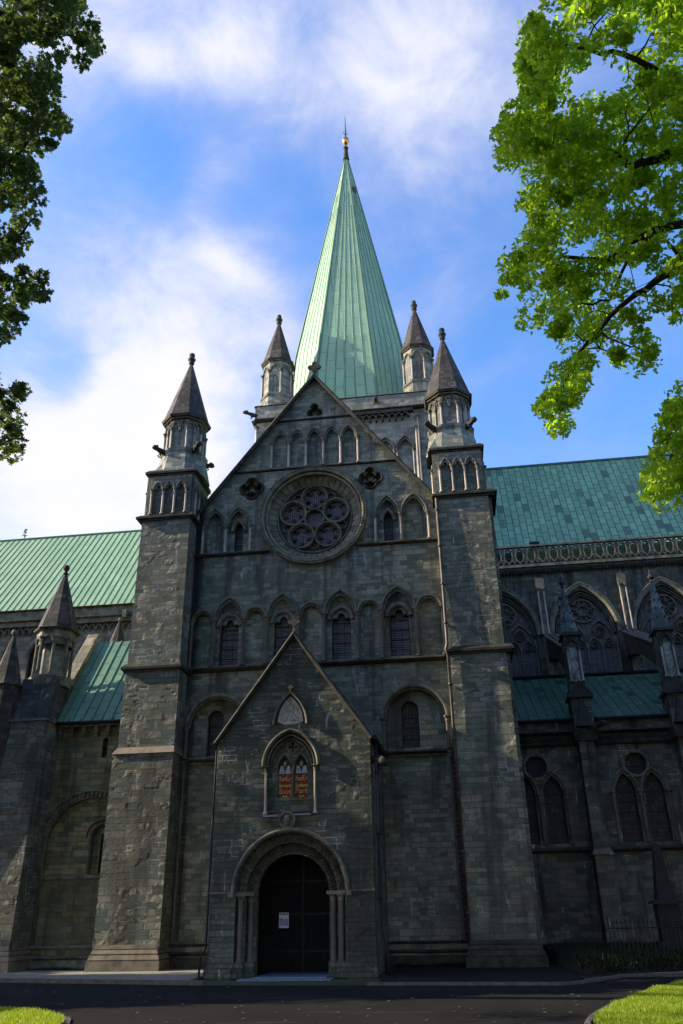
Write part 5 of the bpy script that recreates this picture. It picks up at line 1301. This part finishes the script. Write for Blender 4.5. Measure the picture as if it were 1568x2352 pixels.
# left-hand maple, seen against the light
polyL = [[(-60, -60), (200, -60), (205, 20), (225, 60), (235, 110), (205, 150), (160, 140), (140, 130), (120, 105), (60, 110), (30, 130), (80, 125), (120, 150), (140, 190), (150, 260), (165, 300), (155, 340), (115, 375), (85, 380), (105, 440), (95, 480), (80, 530), (55, 560), (50, 600), (110, 640), (110, 680), (80, 690), (90, 730), (60, 750), (30, 780), (35, 810), (10, 850), (-60, 850)],
         [(-60, 860), (10, 870), (20, 900), (60, 890), (60, 920), (25, 935), (50, 960), (55, 1000), (60, 1020), (40, 1050), (15, 1030), (-60, 1010)]]
cl = []; rd = []
gl_ = [(110, 330, 8), (120, 230, 7), (60, 480, 8), (40, 640, 9), (80, 660, 6), (20, 740, 8), (30, 990, 8), (10, 930, 6), (90, 30, 8), (180, 50, 8), (55, 120, 20), (215, 90, 10), (150, 120, 8), (20, 690, 12), (55, 250, 6)]
for pi_, (poly, n_) in enumerate(zip(polyL, (290, 34))):
    for (x, y, f_) in in_poly(poly, n_, 31+pi_):
        if any(math.hypot(x-a, y-b) < c_*1.2 for a, b, c_ in gl_): continue
        cl.append(tuple(at(x-13, y, 22.5+f_*7.0))); rd.append(random.uniform(.16, .46))
for _ in range(300):
    cl.append(tuple(at(r2.uniform(-1100, -60), r2.uniform(-500, 1150), r2.uniform(22, 31)))); rd.append(r2.uniform(.6, .95))
lb = Vector((-17.5, -9.5, GZ)); hub = [at(-420, 1000, 27), at(-380, 650, 27), at(-350, 300, 27), at(-300, 0, 27.5)]
lim = [dict(p=[hub[2], at(-150, 60, 26.6), at(0, 30, 26.0), at(110, 65, 25.8), at(190, 90, 25.8)], r0=.13, r1=.02),
       dict(p=[hub[1], at(-200, 480, 26.6), at(-40, 420, 26.1), at(60, 330, 25.8), at(120, 260, 25.6)], r0=.14, r1=.02),
       dict(p=[hub[1], at(-200, 620, 26.6), at(-40, 560, 26.1), at(40, 545, 25.9), at(80, 500, 25.8)], r0=.12, r1=.02),
       dict(p=[hub[0], at(-200, 800, 26.6), at(-40, 720, 26.2), at(40, 690, 26.0), at(95, 660, 26.0)], r0=.12, r1=.02),
       dict(p=[hub[0], at(-200, 980, 26.6), at(-60, 960, 26.2), at(0, 960, 26.0), at(40, 1010, 26.0)], r0=.10, r1=.015),
       dict(p=[tuple(lb+Vector((0, 0, 6))), hub[0], hub[1], hub[2], hub[3]], r0=.30, r1=.12)]
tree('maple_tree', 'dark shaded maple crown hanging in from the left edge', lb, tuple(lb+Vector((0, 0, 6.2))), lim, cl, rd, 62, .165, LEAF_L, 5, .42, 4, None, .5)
# trees added out of frame, on three sides, to shade road and facade
def shade_wood(spots, seed):
    r_ = random.Random(seed); cl = []; rd = []; mb = MB()
    for x, y, zc, rx, rz, n_ in spots:
        mb.tube([(x, y, GZ-.1), (x+.2, y, zc-rz*.5), (x, y, zc+rz*.5)], [.45, .32, .1], 8)
        for _ in range(n_):
            while 1:
                q = Vector((r_.uniform(-1, 1), r_.uniform(-1, 1), r_.uniform(-1, 1)))
                if .35 < q.length < 1: break
            p = (x+q.x*rx, y+q.y*rx, zc+q.z*rz); cl.append(p); rd.append(r_.uniform(.6, 1.1))
            if _ % 6 == 0: mb.tube([(x, y, zc-rz*.4+q.z), p], [.09, .03], 4)
    o = leaves('added_shade_trees', cl, rd, 70, .40, LEAF_L, None, 5, .45, seed)
    me = bpy.data.meshes.new('shade_wood'); me.from_pydata(mb.v, [], mb.f); me.materials.append(BARK)
    bm = bmesh.new(); bm.from_mesh(o.data); n0 = len(bm.faces); bm.from_mesh(me); bm.faces.ensure_lookup_table()
    for f in bm.faces[n0:]: f.material_index = 1
    bm.to_mesh(o.data); bm.free(); o.data.materials.append(BARK)
    o['kind'] = 'stuff'; o['label'] = 'unseen leafy trees added to shade the road and the foot of the church'; o['category'] = 'woodland'
shade_wood([(-25, -9.5, 12.0, 4.2, 9, 300), (-35, -11, 14, 5.5, 10, 300), (-44, -9, 15, 5, 11, 240), (-7, -46, 20, 9, 14, 380), (10, -44, 21, 10, 14, 420), (26, -42, 20, 9, 14, 380), (-25, -28, 20, 8, 12, 300), (24, -24, 19, 7, 12, 280), (35, -24, 18, 8, 13, 300), (-22, -45, 19, 9, 13, 340), (27, -9, 12, 7, 10, 240), (34, 2, 12, 6, 10, 180)], 51)

# ------------------------------------------------------------------ keep the tree of objects three levels deep
bpy.context.view_layer.update()
for o in list(C.objects):
    chain = []; p = o.parent
    while p: chain.append(p); p = p.parent
    if len(chain) > 2:
        mw = o.matrix_world.copy(); o.parent = chain[-2]; o.matrix_parent_inverse = chain[-2].matrix_world.inverted(); o.matrix_basis = mw

def split(o):                                 # one object for each separate piece
    bm = bmesh.new(); bm.from_mesh(o.data); bm.verts.ensure_lookup_table(); seen = set(); groups = []
    for v in bm.verts:
        if v.index in seen: continue
        st = [v]; seen.add(v.index); grp = []
        while st:
            q = st.pop(); grp.append(q.index)
            for e in q.link_edges:
                w = e.other_vert(q)
                if w.index not in seen: seen.add(w.index); st.append(w)
        groups.append(set(grp))
    bm.free()
    if len(groups) < 2: return
    me = o.data; co = [v.co.copy() for v in me.vertices]
    for gi, grp in enumerate(groups):
        idx = {j: i for i, j in enumerate(sorted(grp))}
        nm = bpy.data.meshes.new(me.name); nm.from_pydata([co[j] for j in sorted(grp)], [], [[idx[j] for j in p.vertices] for p in me.polygons if p.vertices[0] in grp])
        for m in me.materials: nm.materials.append(m)
        if gi == 0: first = nm
        else:
            c = o.copy(); c.data = nm; C.objects.link(c)
    o.data = first
for o in list(C.objects):
    if o.type == 'MESH' and o.name.split('.')[0] in ('string_course', 'porch_plinth', 'cornice', 'gutter', 'transept_side_wall', 'wall_strip', 'pinnacle_gablet', 'niche_sill', 'spiked_bars', 'rail', 'wings', 'threshold', 'flyer_coping'): split(o)
for o in list(C.objects):
    if o.name.startswith('spiked_bars'): o.name = o.name.replace('spiked_bars', 'railing_bar')
    if o.name.startswith('wings'): o.name = o.name.replace('wings', 'wing')
